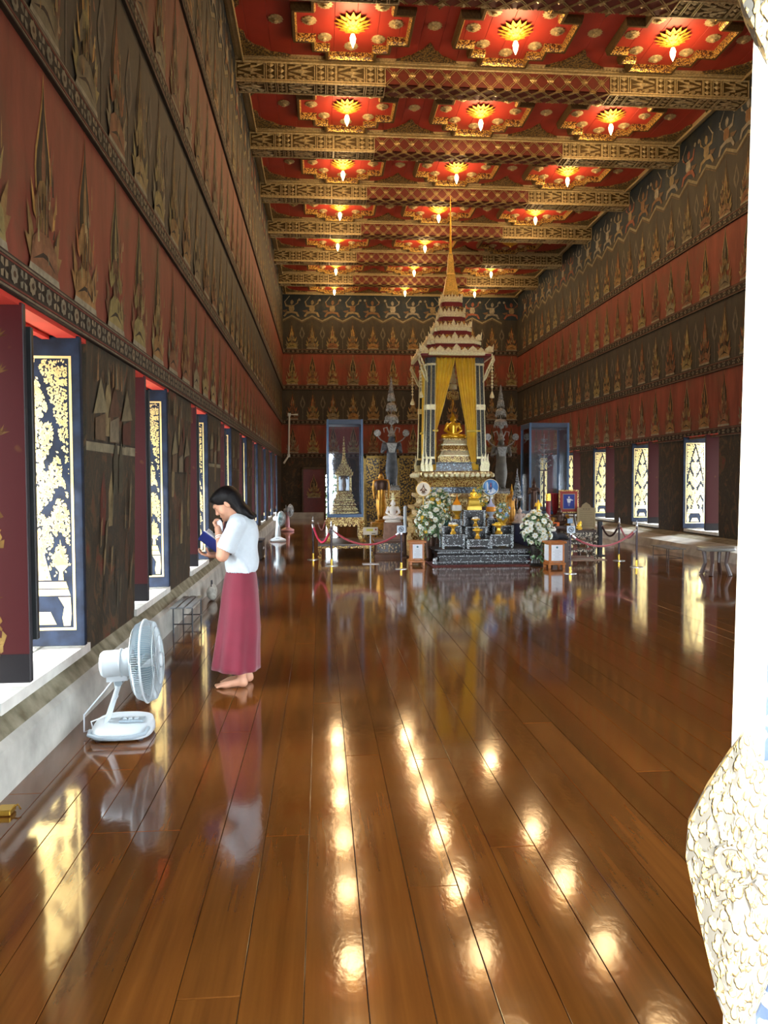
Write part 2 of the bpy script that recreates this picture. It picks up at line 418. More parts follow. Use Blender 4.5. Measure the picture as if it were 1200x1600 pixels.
# ---- side walls (piers, breast and upper wall) with window openings
O0, O1 = -.85, .72                            # opening around each window centre, along the hall
ZS, ZL = .42, 2.66                            # sill and lintel height
def side_wall(name, X, sgn, lean, label):
    mb = MB(); th = .95
    ys = [YF] + [v for k in range(NWIN) for v in (WC0+PER*k+O0, WC0+PER*k+O1)] + [YB+.3]
    def blk(y0, y1, z0, z1, nz=1):
        for i in range(nz):
            a, c = z0+(z1-z0)*i/nz, z0+(z1-z0)*(i+1)/nz
            vs = [(X+lean(z)*1.0 if inn else X-sgn*th, y, z) for z in (a, c) for y in (y0, y1) for inn in (False, True)]
            mb.add(vs, [(0, 2, 3, 1), (4, 5, 7, 6), (0, 1, 5, 4), (2, 6, 7, 3), (0, 4, 6, 2), (1, 3, 7, 5)])
    for i in range(0, len(ys), 2): blk(ys[i], ys[i+1], 0, ZL)
    for i in range(1, len(ys)-1, 2): blk(ys[i], ys[i+1], 0, ZS)
    blk(YF, YB+.3, ZL, 7.5, 1); blk(YF, YB+.3, 7.5, ZC+.3)
    o = mb.build(name, M_MUR); return tag(o, kind='structure', label=label)
wall_left = side_wall('wall_left', XL, 1, leanL, 'left wall with red and black bands of painted celestial figures')
wall_right = side_wall('wall_right', XR, -1, leanR, 'right wall with faded red and black mural bands')
# dado along the foot of each side wall
def dado(name, X, prof, wall):
    mb = MB()
    a = [(X+d, YF, z) for d, z in prof]; c = [(X+d, YB, z) for d, z in prof]; n = len(prof)
    for i in range(n-1):
        mb.add([a[i], c[i], c[i+1], a[i+1]], [(0, 1, 2, 3)], 1 if i >= n-2 else 0)
    o = mb.build(name, [M_DADO, M_MOSS]); return tag(o, kind='structure', label='pale limewashed skirting along the foot of the %s wall' % wall)
dado('baseboard_left', XL, [(.12, 0), (.105, .23), (.075, .27), (-.02, .40)], 'left')
dado('baseboard_right', XR, [(-.95, 0), (-.86, .20), (-.40, .27), (.02, .34)], 'right')

# ---- back wall with the doorway beside the dark red door
p0, p1 = at(509, 742, YB), at(526, 742, YB)
DX0, DX1, DZ = p0.x, p1.x, p0.z
mbw = MB()
mbw.bx(XL-.2, DX0, YB, YB+.6, 0, ZC+.3); mbw.bx(DX1, XR+.2, YB, YB+.6, 0, ZC+.3); mbw.bx(DX0, DX1, YB, YB+.6, DZ, ZC+.3)
wall_back = tag(mbw.build('wall_back', M_MUR), kind='structure', label='end wall with rows of painted deities on red and black')
MB().bx(XL, p0.x-.1, YB-.25, YB, 0, .26).build('plinth', M_DADO, wall_back)
# ---- front wall: the photographer's doorway, plus two unseen openings added for daylight
mbf = MB(); DW0, DW1, DH = -.20, 1.17, 2.80
mbf.bx(XL-1.0, DW0, YF-.14, YF, 0, ZC+.3); mbf.bx(DW1, 2.7, YF-.14, YF, 0, ZC+.3); mbf.bx(4.5, 5.9, YF-.14, YF, 0, ZC+.3); mbf.bx(7.7, XR+1, YF-.14, YF, 0, ZC+.3)
mbf.bx(DW0, DW1, YF-.14, YF, DH, ZC+.3); mbf.bx(2.7, 4.5, YF-.14, YF, 3.9, ZC+.3); mbf.bx(5.9, 7.7, YF-.14, YF, 3.4, ZC+.3)  # the middle and right openings are added to bring daylight into the hall
tag(mbf.build('wall_front', M_MUR), kind='structure', label='front wall around the entrance doorway, with two openings added to let in daylight')
tag(MB().bx(-60, 60, -40, 90, -.9, -.8).build('courtyard_ground', M_EARTH), kind='structure', label='pale paving outside the hall')

# ---- painted borders between the bands: boards with flower medallions
BORD = [(2.66, 2.86), (4.12, 4.32), (5.64, 5.84), (7.2, 7.4)]
def side_M(X, sgn, lean, z):
    "maps (u, depth, v) to the wall: u runs down the hall, -depth comes out of the wall"
    s = (lean(z+.5)-lean(z))/.5
    return Matrix(((s*0, -sgn, s, X+lean(z)-s*z), (1, 0, 0, 0), (0, 0, 1, 0), (0, 0, 0, 1)))
MBACK = Matrix(((1, 0, 0, 0), (0, 1, 0, YB), (0, 0, 1, 0), (0, 0, 0, 1)))
def circ(cx, cy, r, n=8, ry=None, a0=0): return [(cx+r*math.cos(a0+2*math.pi*i/n), cy+(ry or r)*math.sin(a0+2*math.pi*i/n)) for i in range(n)]
def border(par, M, u0, u1, z0, z1, step, near):
    mb = MB(M); h = z1-z0; zc = (z0+z1)/2; d = -.03
    mb.bx(u0, u1, d, .0, z0, z1, 0, '2b241c')
    for zz, c in ((z0+.012, '6d6150'), (z1-.018, '6d6150'), (z0+.03, '5e2a20'), (z1-.036, '5e2a20')):
        mb.bx(u0, u1, d-.004, d, zz-.006, zz+.006, 0, c)
    u = u0+step*.5; i = 0
    while u < u1-step*.3:
        c = ('7d7563', '6f6a5a', '857860')[i % 3]
        if i % 2 == 0:
            for j in range(8 if near else 4):
                a = j*math.pi/4*(1 if near else 2); mb.flat([(u+.032*math.cos(a)+.022*math.cos(a+k), zc+.032*math.sin(a)+.022*math.sin(a+k)) for k in (0, 1.3, 2.6, 3.9, 5.2)], d-.006, 'y', 0, c)
            mb.flat(circ(u, zc, .02, 6), d-.008, 'y', 0, '4a3626')
        else:
            for sx in (-1, 1):
                for sz in (-1, 1):
                    mb.flat([(u+sx*.006, zc+sz*.006), (u+sx*.05, zc+sz*.02), (u+sx*.045, zc+sz*.05), (u+sx*.015, zc+sz*.05)][::sx*sz], d-.006, 'y', 0, c)
        mb.flat([(u+step/2-.008, z0+.05), (u+step/2+.012, zc), (u+step/2-.008, z1-.05), (u+step/2-.016, zc)], d-.006, 'y', 0, '1c1712')
        u += step; i += 1
    mb.build('mural_border', M_PAINT, par)
for (z0, z1) in BORD:
    border(wall_left, side_M(XL, 1, leanL, z0), YF, YB, z0, z1, .135, True)
    border(wall_right, side_M(XR, -1, leanR, z0), 8, YB, z0-.08, z1-.08, .2, False)
    border(wall_back, MBACK, XL+.1, XR-.05, z0, z1, .2, False)

# ---- rows of painted kneeling deities
TONES = ['8f7e54', '84683f', '7b6046', '837a60', '8f6c40', '70664f', '877a4c', '7b543a', '6a4a34']
def figure(mb, u, z, w, h, rng, bg, dark):
    t = rng.choice(TONES); t2 = rng.choice(TONES); ln = '2a2119'; fl = rng.choice(('b0894a', '9c5b33', '8d7a4c', 'a39468'))
    def P(pts): return [(u+x*w, z+y*h) for x, y in pts]
    def sym(pts): return pts+[(-x, y) for x, y in pts[::-1] if x > 1e-6]
    lay = [0]
    def put(pts, c, out=0):
        lay[0] += 1; mb.flat(P(pts), -.002-.0012*lay[0], 'y', 0, c)
    halo = [(0, 1), (.03, .86), (.09, .74), (.155, .62), (.175, .53), (.15, .42)]
    def grow(p, g): return [(x*g, .45+(y-.45)*(1+(g-1)*.5)) for x, y in p]
    put(sym(grow(halo, 1.18)), fl if not dark else '5e4a30'); put(sym(halo), ln); put(sym([(x*.72, .45+(y-.45)*.8) for x, y in halo]), fl if dark else '3d3524')
    put(sym([(0, .84), (.022, .7), (.05, .62), (.055, .54), (.035, .48), (0, .465)]), t)           # crowned head
    put(sym([(0, .5), (.11, .475), (.15, .4), (.105, .3), (.09, .2), (0, .2)]), t2)               # torso
    for s in (-1, 1):
        put([(s*.13, .46), (s*.235, .36), (s*.2, .27), (s*.03, .34), (s*.02, .40), (s*.12, .36)], t)   # arms
        put([(s*.24, .37), (s*.33, .46), (s*.27, .30), (s*.2, .27)], fl)                             # sleeve flame
        put([(s*.28, .22), (s*.42, .33), (s*.37, .16), (s*.47, .17), (s*.34, .06), (s*.2, .1)], t2)    # sash flame
    put([(-.36, .03), (-.3, .17), (-.1, .235), (.1, .235), (.31, .17), (.37, .03)], t)               # folded legs
    put([(-.3, .06), (-.05, .125), (.05, .125), (.3, .06), (.05, .1), (-.05, .1)], ln)
    put([(-.4, .0), (.4, .0), (.37, .035), (-.37, .035)], '8c8570')
    for q in range(3): put([(-.1+.07*q, .22), (-.075+.07*q, .22), (-.06+.06*q, .42), (-.075+.06*q, .42)], ln)
    for q in range(26):
        x = rng.uniform(-.3, .28); y = rng.uniform(.05, .62)
        if abs(x) > .34-.42*max(0, y-.12): x *= .4
        s = rng.uniform(.03, .085); lean_ = rng.uniform(-.03, .03); wd_ = rng.uniform(.01, .03)
        put([(x-wd_, y), (x+wd_*.6, y+.1*s), (x+lean_+wd_*.3, y+s*1.4), (x+lean_*1.5, y+s*1.9), (x+lean_-wd_*.7, y+s)], rng.choice(TONES+['2a2119', '3a2c20', 'a39468', '5e2f22']))
def fan_leaf(mb, u, z, h, c='615a4c'):
    mb.flat([(u-.012, z), (u+.012, z), (u+.012, z+h*.45), (u-.012, z+h*.45)], -.003, 'y', 0, c)
    mb.flat([(u, z+h*.42), (u+.1, z+h*.58), (u+.12, z+h*.68), (u+.05, z+h*.86), (u, z+h), (u-.05, z+h*.86), (u-.12, z+h*.68), (u-.1, z+h*.58)], -.004, 'y', 0, c)
    mb.flat([(u, z+h*.5), (u+.06, z+h*.66), (u, z+h*.85), (u-.06, z+h*.66)], -.0055, 'y', 0, '35312b')
def zigzag(mb, u0, u1, z, step, amp):
    u = u0
    while u < u1-step:
        for a, b in (((u, z), (u+step/2, z+amp)), ((u+step/2, z+amp), (u+step, z))):
            mb.flat([a, b, (b[0], b[1]+.07), (a[0], a[1]+.07)], -.006, 'y', 0, '787058')
            mb.flat([(a[0], a[1]-.05), (b[0], b[1]-.05), (b[0], b[1]-.02), (a[0], a[1]-.02)], -.006, 'y', 0, '5a4a34')
        u += step
def flyer(mb, u, z, s, rng):
    t = rng.choice(('7e6f52', '6e5238', '7a7468', '7d4a38')); c = [0]
    def put(p, col=None):
        c[0] += 1; mb.flat([(u+x*s, z+y*s) for x, y in p], -.003-.0012*c[0], 'y', 0, col or t)
    f = rng.choice((-1, 1))
    put([(0, .62), (.1*f, .7), (.14*f, .84), (.05*f, .98), (-.06*f, .9), (-.08*f, .74)][::f])
    put([(-.16, .6), (.16, .6), (.2, .3), (.1, .16), (-.12, .16), (-.2, .3)], rng.choice(('7e6f52', '6e5238', '8a8474')))
    put([(.15, .58), (.45, .72), (.5, 1.0), (.42, .98), (.38, .78), (.14, .48)]); put([(-.15, .58), (-.14, .46), (-.42, .5), (-.52, .86), (-.45, .88), (-.36, .62)])
    put([(.0, .2), (.4, .12), (.55, -.2), (.42, -.2), (.3, 0), (0, .06)]); put([(0, .2), (0, .06), (-.3, .0), (-.48, -.22), (-.58, -.16), (-.36, .16)])
    put([(-.3, .3), (-.7, .22), (-.5, .1), (-.3, .16)], '5e4a36')
    put(circ(.55*f, .98, .09, 6), '8a8474'); put([(-.5*f, .84), (-.15*f, 1.25), (-.12*f, 1.22), (-.46*f, .8)][::-f], '8a8474')
ROWS = [(2.87, 4.11, RED, False), (4.33, 5.63, DARK, True), (5.85, 7.18, RED, False), (7.41, 8.6, DARK, True)]
def figure_rows(par, Mf, u0, u1, step, dz, seed, ztop=True, skip=(), wf=.72):
    rng = random.Random(seed)
    for r, (z0, z1, bgc, dark) in enumerate(ROWS):
        M = Mf(z0); mb = MB(M); u = u0; i = 0
        while u < u1:
            if not (r == 0 and any(a < u < b for a, b in skip)):
                figure(mb, u, z0+dz, step*wf, (z1-z0)*rng.uniform(.95, .99), rng, bgc, dark)
            if dark: fan_leaf(mb, u+step/2, z0+dz, (z1-z0)*.82)
            u += step
        mb.build('painted_deity_row', M_PAINT, par)
    if ztop:
        M = Mf(8.6); mb = MB(M); zigzag(mb, u0-step/2, u1, 8.58+dz, step, .22); u = u0
        while u < u1: flyer(mb, u, 8.92+dz, .62, rng); u += step
        mb.build('painted_flyer_row', M_PAINT, par)
figure_rows(wall_left, lambda z: side_M(XL, 1, leanL, z), 2.45, YB-.4, .83, 0, 11, wf=.8)
figure_rows(wall_right, lambda z: side_M(XR, -1, leanR, z), 8.5, YB-.4, .87, -.07, 12)
figure_rows(wall_back, lambda z: MBACK, -1.2, XR-.3, .885, 0, 13, True, ())
# painted scenes on the piers between the left windows
rng = random.Random(5)
for k in range(6):
    mb = MB(side_M(XL, 1, leanL, .5)); y0, y1 = WC0+PER*(k-1)+O1, WC0+PER*k+O0
    L = [0]
    def pp(poly, c):
        L[0] += 1; mb.flat(poly, -.002-.0008*L[0], 'y', 0, c)
    zz = 1.72+.12*math.sin(k*2.3)
    pp([(y0, zz), (y1, zz+.02), (y1, zz+.13), (y0, zz+.12)], '7a735c'); pp([(y0, zz+.115), (y1, zz+.125), (y1, zz+.14), (y0, zz+.13)], '2d2720')
    for j in range(9):
        a = rng.uniform(y0+.1, y1-.15); z = rng.uniform(.75, 2.3); s = rng.uniform(.05, .15)
        pp([(a-s*.5, z-s*2), (a+s*.4, z-s*2), (a+s*.6, z), (a+s*.1, z+s*1.7), (a-s*.6, z+s*.2)], rng.choice(('5a2c20', '6b5a3c', '3e3a2c', '7a6b4a', '4a3322')))
    for j in range(3):
        a = y0+.2+j*.4; pp([(a, zz+.14), (a+.28, zz+.14), (a+.28, zz+.36), (a, zz+.30)], ('5c4a36', '6e6450', '4c2a20')[j]); pp([(a-.05, zz+.33), (a+.33, zz+.37), (a+.14, zz+.62)], ('72694f', '4d3526', '6a5f48')[j])
    for j in range(14):
        a = rng.uniform(y0+.05, y1-.1); z = rng.uniform(.55, 1.5); pp([(a, z), (a+.025, z+.02), (a+.05+rng.uniform(-.05, .05), z+rng.uniform(.2, .45)), (a+.02, z+.2)], rng.choice(('6d6248', '7d6d4c', '4b4a3c', '30281e')))
    for j in range(10):
        a = rng.uniform(y0+.05, y1-.1); pp([(a, 2.38), (a+.05, 2.4), (a+.03, 2.62)], rng.choice(('6b624b', '4c4636', '7a5c3a')))
    mb.build('painted_scene', M_PAINT, wall_left)

# ---- windows: a reveal with two inward shutters, gold-leaf tree on the outer face of each
def gilt_design(w, h, seed, mirror):
    "gold leaf pattern of a shutter panel, x in 0..w, z in 0..h, facing -y"
    rng = random.Random(seed); mb = MB(); b = .018
    mb.flat([(0, 0), (w, 0), (w, b), (0, b)]); mb.flat([(0, h-b), (w, h-b), (w, h), (0, h)])
    mb.flat([(0, b), (b, b), (b, h-b), (0, h-b)]); mb.flat([(w-b, b), (w, b), (w, h-b), (w-b, h-b)])
    c = w/2
    def half(v):                       # half width of the flame-shaped tree at height v
        t = v/h
        if t < .22: return 0
        if t > .955: return 0
        return w*.5*(.98 if t < .45 else .98*(1-((t-.45)/.505))**.8)
    def leaf(x, z, s, a):
        p = [(0, -.9), (.42, -.35), (.5, .15), (.2, .55), (0, 1.1), (-.2, .55), (-.5, .15), (-.42, -.35)]
        ca, sa = math.cos(a), math.sin(a)
        mb.flat([(x+s*(u*ca-v*sa), z+s*(u*sa+v*ca)) for u, v in p])
    m = b+.012
    for i in range(3400):
        x = rng.uniform(m, w-m); z = rng.uniform(h*.24, h-m); hw = half(z); d = abs(x-c)
        if z > h*.40 and d > hw+.018: s = rng.uniform(.010, .016)         # foliage filling the corners
        elif d < hw-.022:
            q = math.sin(z*19+math.sin(d*34)*1.4)
            if q < -.62 and d > .03: continue
            s = rng.uniform(.012, .020)
        else: continue
        s = min(s, x-m+.004, w-m-x+.004)
        if s > .005: leaf(x, z, s, rng.uniform(-1.2, 1.2))
    # offering table, vases and stand under the tree
    T = h*.075
    mb.flat([(m+.005, T+.10), (w-m-.005, T+.10), (w-m-.02, T+.145), (m+.02, T+.145)]); mb.flat([(m+.02, T+.152), (w-m-.02, T+.152), (w-m-.035, T+.20), (m+.035, T+.20)])
    for s in (0, 1):
        f = (lambda x: w-x) if s else (lambda x: x)
        for poly in ([(m+.01, .03), (m+.055, .03), (m+.065, T*.6), (m+.05, T+.02), (m+.09, T+.09), (m+.005, T+.09), (m, T-.03)], [(m+.05, T+.21), (m+.085, T+.21), (m+.08, T+.27), (m+.11, T+.31), (m+.10, T+.36), (m+.075, T+.42), (m+.07, T+.5), (m+.055, T+.42), (m+.03, T+.36), (m+.02, T+.31), (m+.055, T+.27)]):
            mb.flat([(f(x), z) for x, z in poly][::-1 if s else 1])
        for q in range(9): leaf(f(m+.02+rng.uniform(0, .09)), T+.24+rng.uniform(0, .22), .012, rng.uniform(-2, 2))
    mb.flat([(c-.1, .04), (c+.1, .04), (c+.06, T*.9), (c-.06, T*.9)]); mb.flat([(c-.07, T+.21), (c+.07, T+.21), (c+.02, T+.42), (c-.02, T+.42)])
    for q in range(40): leaf(c+rng.uniform(-.09, .09), T+.22+rng.uniform(0, .3), .014, rng.uniform(-1, 1))
    me = mb.mesh('gilt_design', M_GILT); return me
SW, SZ0, SZ1 = .62, .46, 2.645
me_gilt = gilt_design(.47, 1.93, 4, False)
me_leaf = MB().cbox(-SW, 0, -.025, .025, SZ0, SZ1, .006).mesh('shutter', M_BLACKISH)
mbm = MB(); mbm.cbox(-SW, 0, -.025, .025, SZ0, SZ1, .006, 1); mbm.bx(-SW+.004, -.004, -.0265, -.02, SZ0+.17, SZ1-.004, 0)
me_maroon = mbm.mesh('shutter', [M_MAROON, mat('shutter_edge', '171318', .5)])
mbm = MB()
rng = random.Random(9)
for zz in (.68, .95, 1.62, 1.9, 2.25, 2.45):      # worn gold sprays on the maroon inner face
    for q in range(7):
        a = math.pi*(q+.5)/7; x0 = -.14 if zz > 1.8 else -.2
        mbm.flat([(x0+.01*math.cos(a+1.57), zz+.01*math.sin(a+1.57)), (x0+.06*math.cos(a), zz+.06*math.sin(a)), (x0-.01*math.cos(a+1.57), zz-.01*math.sin(a+1.57))], -.0275, 'y', 0, rng.choice(('6d4f2a', '5c3a20', '7a5e34')))
for q in range(46):
    x = rng.uniform(-.33, -.15); z = rng.uniform(1.25, 1.78) if q < 32 else rng.uniform(.62, .9); a = rng.uniform(0, 6); s = rng.uniform(.02, .04)
    mbm.flat([(x+s*math.cos(a+t), z+s*1.5*math.sin(a+t)) for t in (0, .5, 2.2, 3.3)], -.0275, 'y', 0, rng.choice(('8a6a34', '70522a', '9b7d45')))
me_spray = mbm.mesh('gilt_spray', M_PAINT)
me_stile = MB().cbox(-.5, .022, -.02, .02, .70, 2.52, .004).mesh('folded_leaf', mat('dark_stile', '120f10', .4, c2='1d2426'))
me_sill = MB().bx(-.94, -.02, O0+.002, O1-.002, ZS-.02, ZS+.008).bx(-.10, .035, O0-.02, O1+.02, ZS-.05, ZS+.014).bx(-.52, -.44, O0+.002, O1-.002, ZS+.008, ZS+.035).bx(-.30, -.27, O0+.002, O1-.002, ZS+.008, ZS+.02).mesh('sill', M_SILL)
mbl = MB(); mbl.bx(-.93, -.03, O0, O1, ZL-.012, ZL, 0)
for q in range(5): mbl.bx(-.9+q*.18, -.85+q*.18, O0, O1, ZL-.04, ZL-.012, 0)
mbl.bx(-.08, .05, O0-.01, O1+.01, ZL-.03, ZL, 0)
me_lint = mbl.mesh('lintel', M_LINTEL)
me_jamb = MB().bx(-.93, -.03, O0, O0+.012, ZS, ZL).bx(-.93, -.03, O1-.012, O1, ZS, ZL).mesh('reveal', mat('reveal_plaster', '6a5f52', .8, var=.2))
wn = 0
portal_data = bpy.data.lights.new('daylight_portal', 'AREA'); portal_data.shape = 'RECTANGLE'; portal_data.size = ZL-ZS; portal_data.size_y = O1-O0
portal_data.cycles.is_portal = True
ORD = ['nearest the entrance', 'second from the entrance', 'third from the entrance', 'fourth from the entrance', 'fifth from the entrance', 'sixth from the entrance', 'seventh from the entrance', 'eighth from the entrance', 'farthest from the entrance']
for side, X, sg in (('left', XL, 1), ('right', XR, -1)):
    for k in range(NWIN):
        wn += 1
        w = bpy.data.objects.new('window_%d' % wn, None); COL.objects.link(w); w.location = (X, WC0+PER*k, 0); w.scale = (sg, 1, 1)
        tag(w, 'open shuttered window in the %s wall, %s' % (side, ORD[k]), kind='structure')
        n_ = link('shutter', me_maroon, w, (.068 if sg > 0 else .15, -.51, 0)); n_['label'] = 'maroon inner face of the near shutter'
        if sg > 0: link('gilt_spray', me_spray, n_)
        link('folded_leaf', me_stile, w, (.068, -.455, 0))
        f_ = link('shutter', me_leaf, w, (.075 if sg > 0 else .18, .51, 0)); f_['label'] = 'dark blue shutter with gold leaf tree'
        link('gilt_design', me_gilt, f_, (-SW+.09, -.0275, SZ0+.115))
        link('sill', me_sill, w); link('lintel', me_lint, w); link('reveal', me_jamb, w)
        po = bpy.data.objects.new('daylight_portal', portal_data); COL.objects.link(po); po.location = (X-sg*.97, WC0+PER*k+(O0+O1)/2, (ZS+ZL)/2)
        po.rotation_euler = Vector((sg, 0, 0)).to_track_quat('-Z', 'Y').to_euler()
for (x0, x1, DHp) in ((DW0, DW1, DH), (2.7, 4.5, 3.9), (5.9, 7.7, 3.4)):  # entrance doorway, then the two added daylight openings
    pd = bpy.data.lights.new('door_portal', 'AREA'); pd.shape = 'RECTANGLE'; pd.size = x1-x0; pd.size_y = DHp; pd.cycles.is_portal = True
    po = bpy.data.objects.new('door_portal', pd); COL.objects.link(po); po.location = ((x0+x1)/2, YF-.16, DHp/2)
    po.rotation_euler = Vector((0, 1, 0)).to_track_quat('-Z', 'Z').to_euler()
# ================================================================== CEILING
BY0, NB0, NB1 = 15.48, -1, 5
CX = (XL+leanL(9)+XR+leanR(9))/2; HX = 5.2
CL, CR = CX-HX, CX+HX
ceiling = tag(MB().bx(XL-.2, XR+.2, YF, YB+.3, ZC+.03, ZC+.35).build('ceiling', M_REDC), kind='structure', label='red boarded ceiling with gilt coffers and carved beams')
BW, BZ0 = .46, 9.43
bays = []
for k in range(NB0-1, NB1+1): bays.append((BY0+PER*k+BW if k >= NB0-1 else YF, BY0+PER*(k+1)))
bays[-1] = (bays[-1][0], YB)
bw = .4
me_cb = {}
for bi, (y0, y1) in enumerate(bays):
    L = round(y1-y0, 2)
    if L not in me_cb: me_cb[L] = MB().cbox(-bw/2+.002, bw/2-.002, 0, L, 0, .03, .004).mesh('ceiling_board', M_REDC)
    for i in range(27):
        link('ceiling_board', me_cb[L], ceiling, (CL-.1+bw*(i+.5), y0, ZC))
# rosette, star frame, lotus
def petal_ring(mb, n, r0, r1, z0, z1, wd, mi=0, M=None, tip=1.25, tw=0.):
    for i in range(n):
        a = 2*math.pi*(i+tw)/n; ca, sa = math.cos(a), math.sin(a)
        def P(r, t, z): return (r*ca-t*sa, r*sa+t*ca, z)
        rm = (r0+r1)/2; zm = (z0+z1)/2
        vs = [P(r0, 0, z0), P(rm, wd, zm), P(r1, 0, z1), P(rm, -wd, zm), P(rm, 0, zm-(.22*wd))]
        mb.add(vs, [(0, 1, 4), (1, 2, 4), (2, 3, 4), (3, 0, 4)], mi, None, M)
mb = MB(); mb.lathe([(.13, 0), (.125, -.02), (.05, -.035), (.045, -.07), (.0, -.085)], 12); petal_ring(mb, 12, .04, .15, -.03, -.012, .035); petal_ring(mb, 10, .03, .1, -.055, -.03, .025)
me_ros = mb.mesh('rosette', M_GOLDP, True)
def star(hx, hy): 
    q = [(1, .42), (.66, .42), (.66, .72), (.40, .72), (.40, 1.0)]
    pts = q+[(-x, y) for x, y in q[::-1]]+[(-x, -y) for x, y in q]+[(x, -y) for x, y in q[::-1]]
    return [(x*hx, y*hy) for x, y in pts]
def offs(pts, d):
    "offset an axis-aligned outline outwards"
    n = len(pts); out = []
    for i in range(n):
        p, q, r = Vector(pts[i-1]), Vector(pts[i]), Vector(pts[(i+1) % n])
        def nrm(a, b): e = (b-a).normalized(); return Vector((e.y, -e.x))
        v = nrm(p, q)+nrm(q, r)
        out.append((q.x+v.x*d, q.y+v.y*d))
    return out
S0 = star(1.0, .98)
mb = MB(); n = len(S0)
o1, o2, o3, o4 = S0, offs(S0, .03), offs(S0, .075), offs(S0, .10)
R = [[(x, y, 0) for x, y in o4], [(x, y, -.05) for x, y in o4], [(x, y, -.14) for x, y in o3], [(x, y, -.14) for x, y in o2], [(x, y, -.09) for x, y in o1], [(x, y, 0) for x, y in o1]]
mb.loft(R[:3], 1, cap=False); mb.loft(R[2:4], 1, cap=False); mb.loft(R[3:], 0, cap=False)
me_star = mb.mesh('star_frame', [inlay('star_gilt', 'd8b25c', '4a2814', scale=38, thr=.5, rough=.38, metal=.7, bumps=.7, dist=.015), mat('dark_moulding', '5a4626', .5, metal=.4, var=.3, scale=30)])
def tri_poly(w, h):
    r = [(1, 0), (.86, .05), (.62, .22), (.5, .26), (.3, .52), (.2, .58), (.08, .85), (0, 1)]
    return [(x*w, y*h) for x, y in r]+[(-x*w, y*h) for x, y in r[::-1] if x > 0]
M_TRI = inlay('triangle_gilt', '9a8048', '40311c', scale=26, thr=.5, rough=.45, metal=.6, bumps=.9, dist=.03)
me_tri = MB().prism(tri_poly(.62, .62), -.045, 0, 'z').mesh('gilt_triangle', M_TRI)
cp = [(0, 0), (.95, 0), (.8, .06), (.55, .1), (.4, .25), (.25, .32), (.12, .5), (.1, .72), (0, .85)]
me_cor = MB().prism(cp, -.045, 0, 'z').mesh('gilt_corner', M_TRI)
me_mold = {}
def molding(L):
    mb = MB(); mb.bx(0, L, 0, .16, -.035, 0); mb.bx(0, L, .06, .16, -.075, -.035)
    for i in range(int(L/.07)): mb.bx(.07*i+.008, .07*i+.06, .012, .055, -.055, -.03)
    mb.tube([(0, .15, -.085), (L, .15, -.085)], .022, 6)
    return mb.mesh('moulding', M_GOLDP)
me_m = molding(2*HX)
mbm = MB()
for bi in range(1, len(bays)):
    y0, y1 = bays[bi]; yc = (y0+y1)/2+(0 if bi < len(bays)-1 else 0)
    far = y1
    link('moulding', me_m, ceiling, (CL, far-.16, ZC))
    o = link('moulding', me_m, ceiling, (CR, y0+.16, ZC)); o.rotation_euler = (0, 0, math.pi)
    for sx in (-1, 1):
        o = link('side_moulding', me_m, ceiling, (CX+sx*(HX-(0 if sx < 0 else 0)), y0 if sx > 0 else y1, ZC)); o.rotation_euler = (0, 0, math.pi/2*sx); o.scale = ((y1-y0)/(2*HX), 1, 1)
    for sx in (-1, 1):
        link('gilt_triangle', me_tri, ceiling, (CX+sx*1.487, far-.15, ZC)).rotation_euler = (0, 0, math.pi)
        link('gilt_triangle', me_tri, ceiling, (CX+sx*1.487, y0+.15, ZC))
        o = link('gilt_corner', me_cor, ceiling, (CX+sx*(HX-.15), far-.15, ZC)); o.scale = (-sx, -1, 1)
        o = link('gilt_corner', me_cor, ceiling, (CX+sx*(HX-.15), y0+.15, ZC)); o.scale = (-sx, 1, 1)
        for dx in (1.487, 4.35): link('rosette', me_ros, ceiling, (CX+sx*dx, yc, ZC))
LX = [CX-2.975, CX, CX+2.975]
m_b, nt, b = nodes_of('lamp_bulb'); b.inputs['Base Color'].default_value = (1, .8, .5, 1); b.inputs['Emission Color'].default_value = (1, .62, .25, 1); b.inputs['Emission Strength'].default_value = 12
me_bulb = MB().lathe([(.012, .0), (.035, -.03), (.055, -.09), (.045, -.16), (.02, -.22), (.003, -.26)], 10).mesh('bulb', m_b, True)
mb = MB(); petal_ring(mb, 16, .06, .34, -.10, -.03, .062); petal_ring(mb, 14, .05, .26, -.15, -.075, .05, tw=.5); petal_ring(mb, 10, .03, .15, -.18, -.12, .035)
mb.lathe([(.06, 0), (.07, -.1), (.08, -.15), (.04, -.19), (.03, -.22)], 12)
me_lotus = mb.mesh('lotus', mat('lotus_gilt', 'd9a83a', .4, metal=.55, var=.15, scale=20), False)
lamp_l = bpy.data.lights.new('lamp_light', 'POINT'); lamp_l.energy = LAMP_W; lamp_l.color = (1, .67, .33); lamp_l.shadow_soft_size = .28
cols = ('left', 'middle', 'right')
rowsn = ['nearest the entrance', 'in the second bay from the entrance', 'in the third bay from the entrance', 'in the fourth bay from the entrance', 'in the fifth bay from the entrance', 'in the sixth bay from the entrance', 'in the last bay by the end wall']
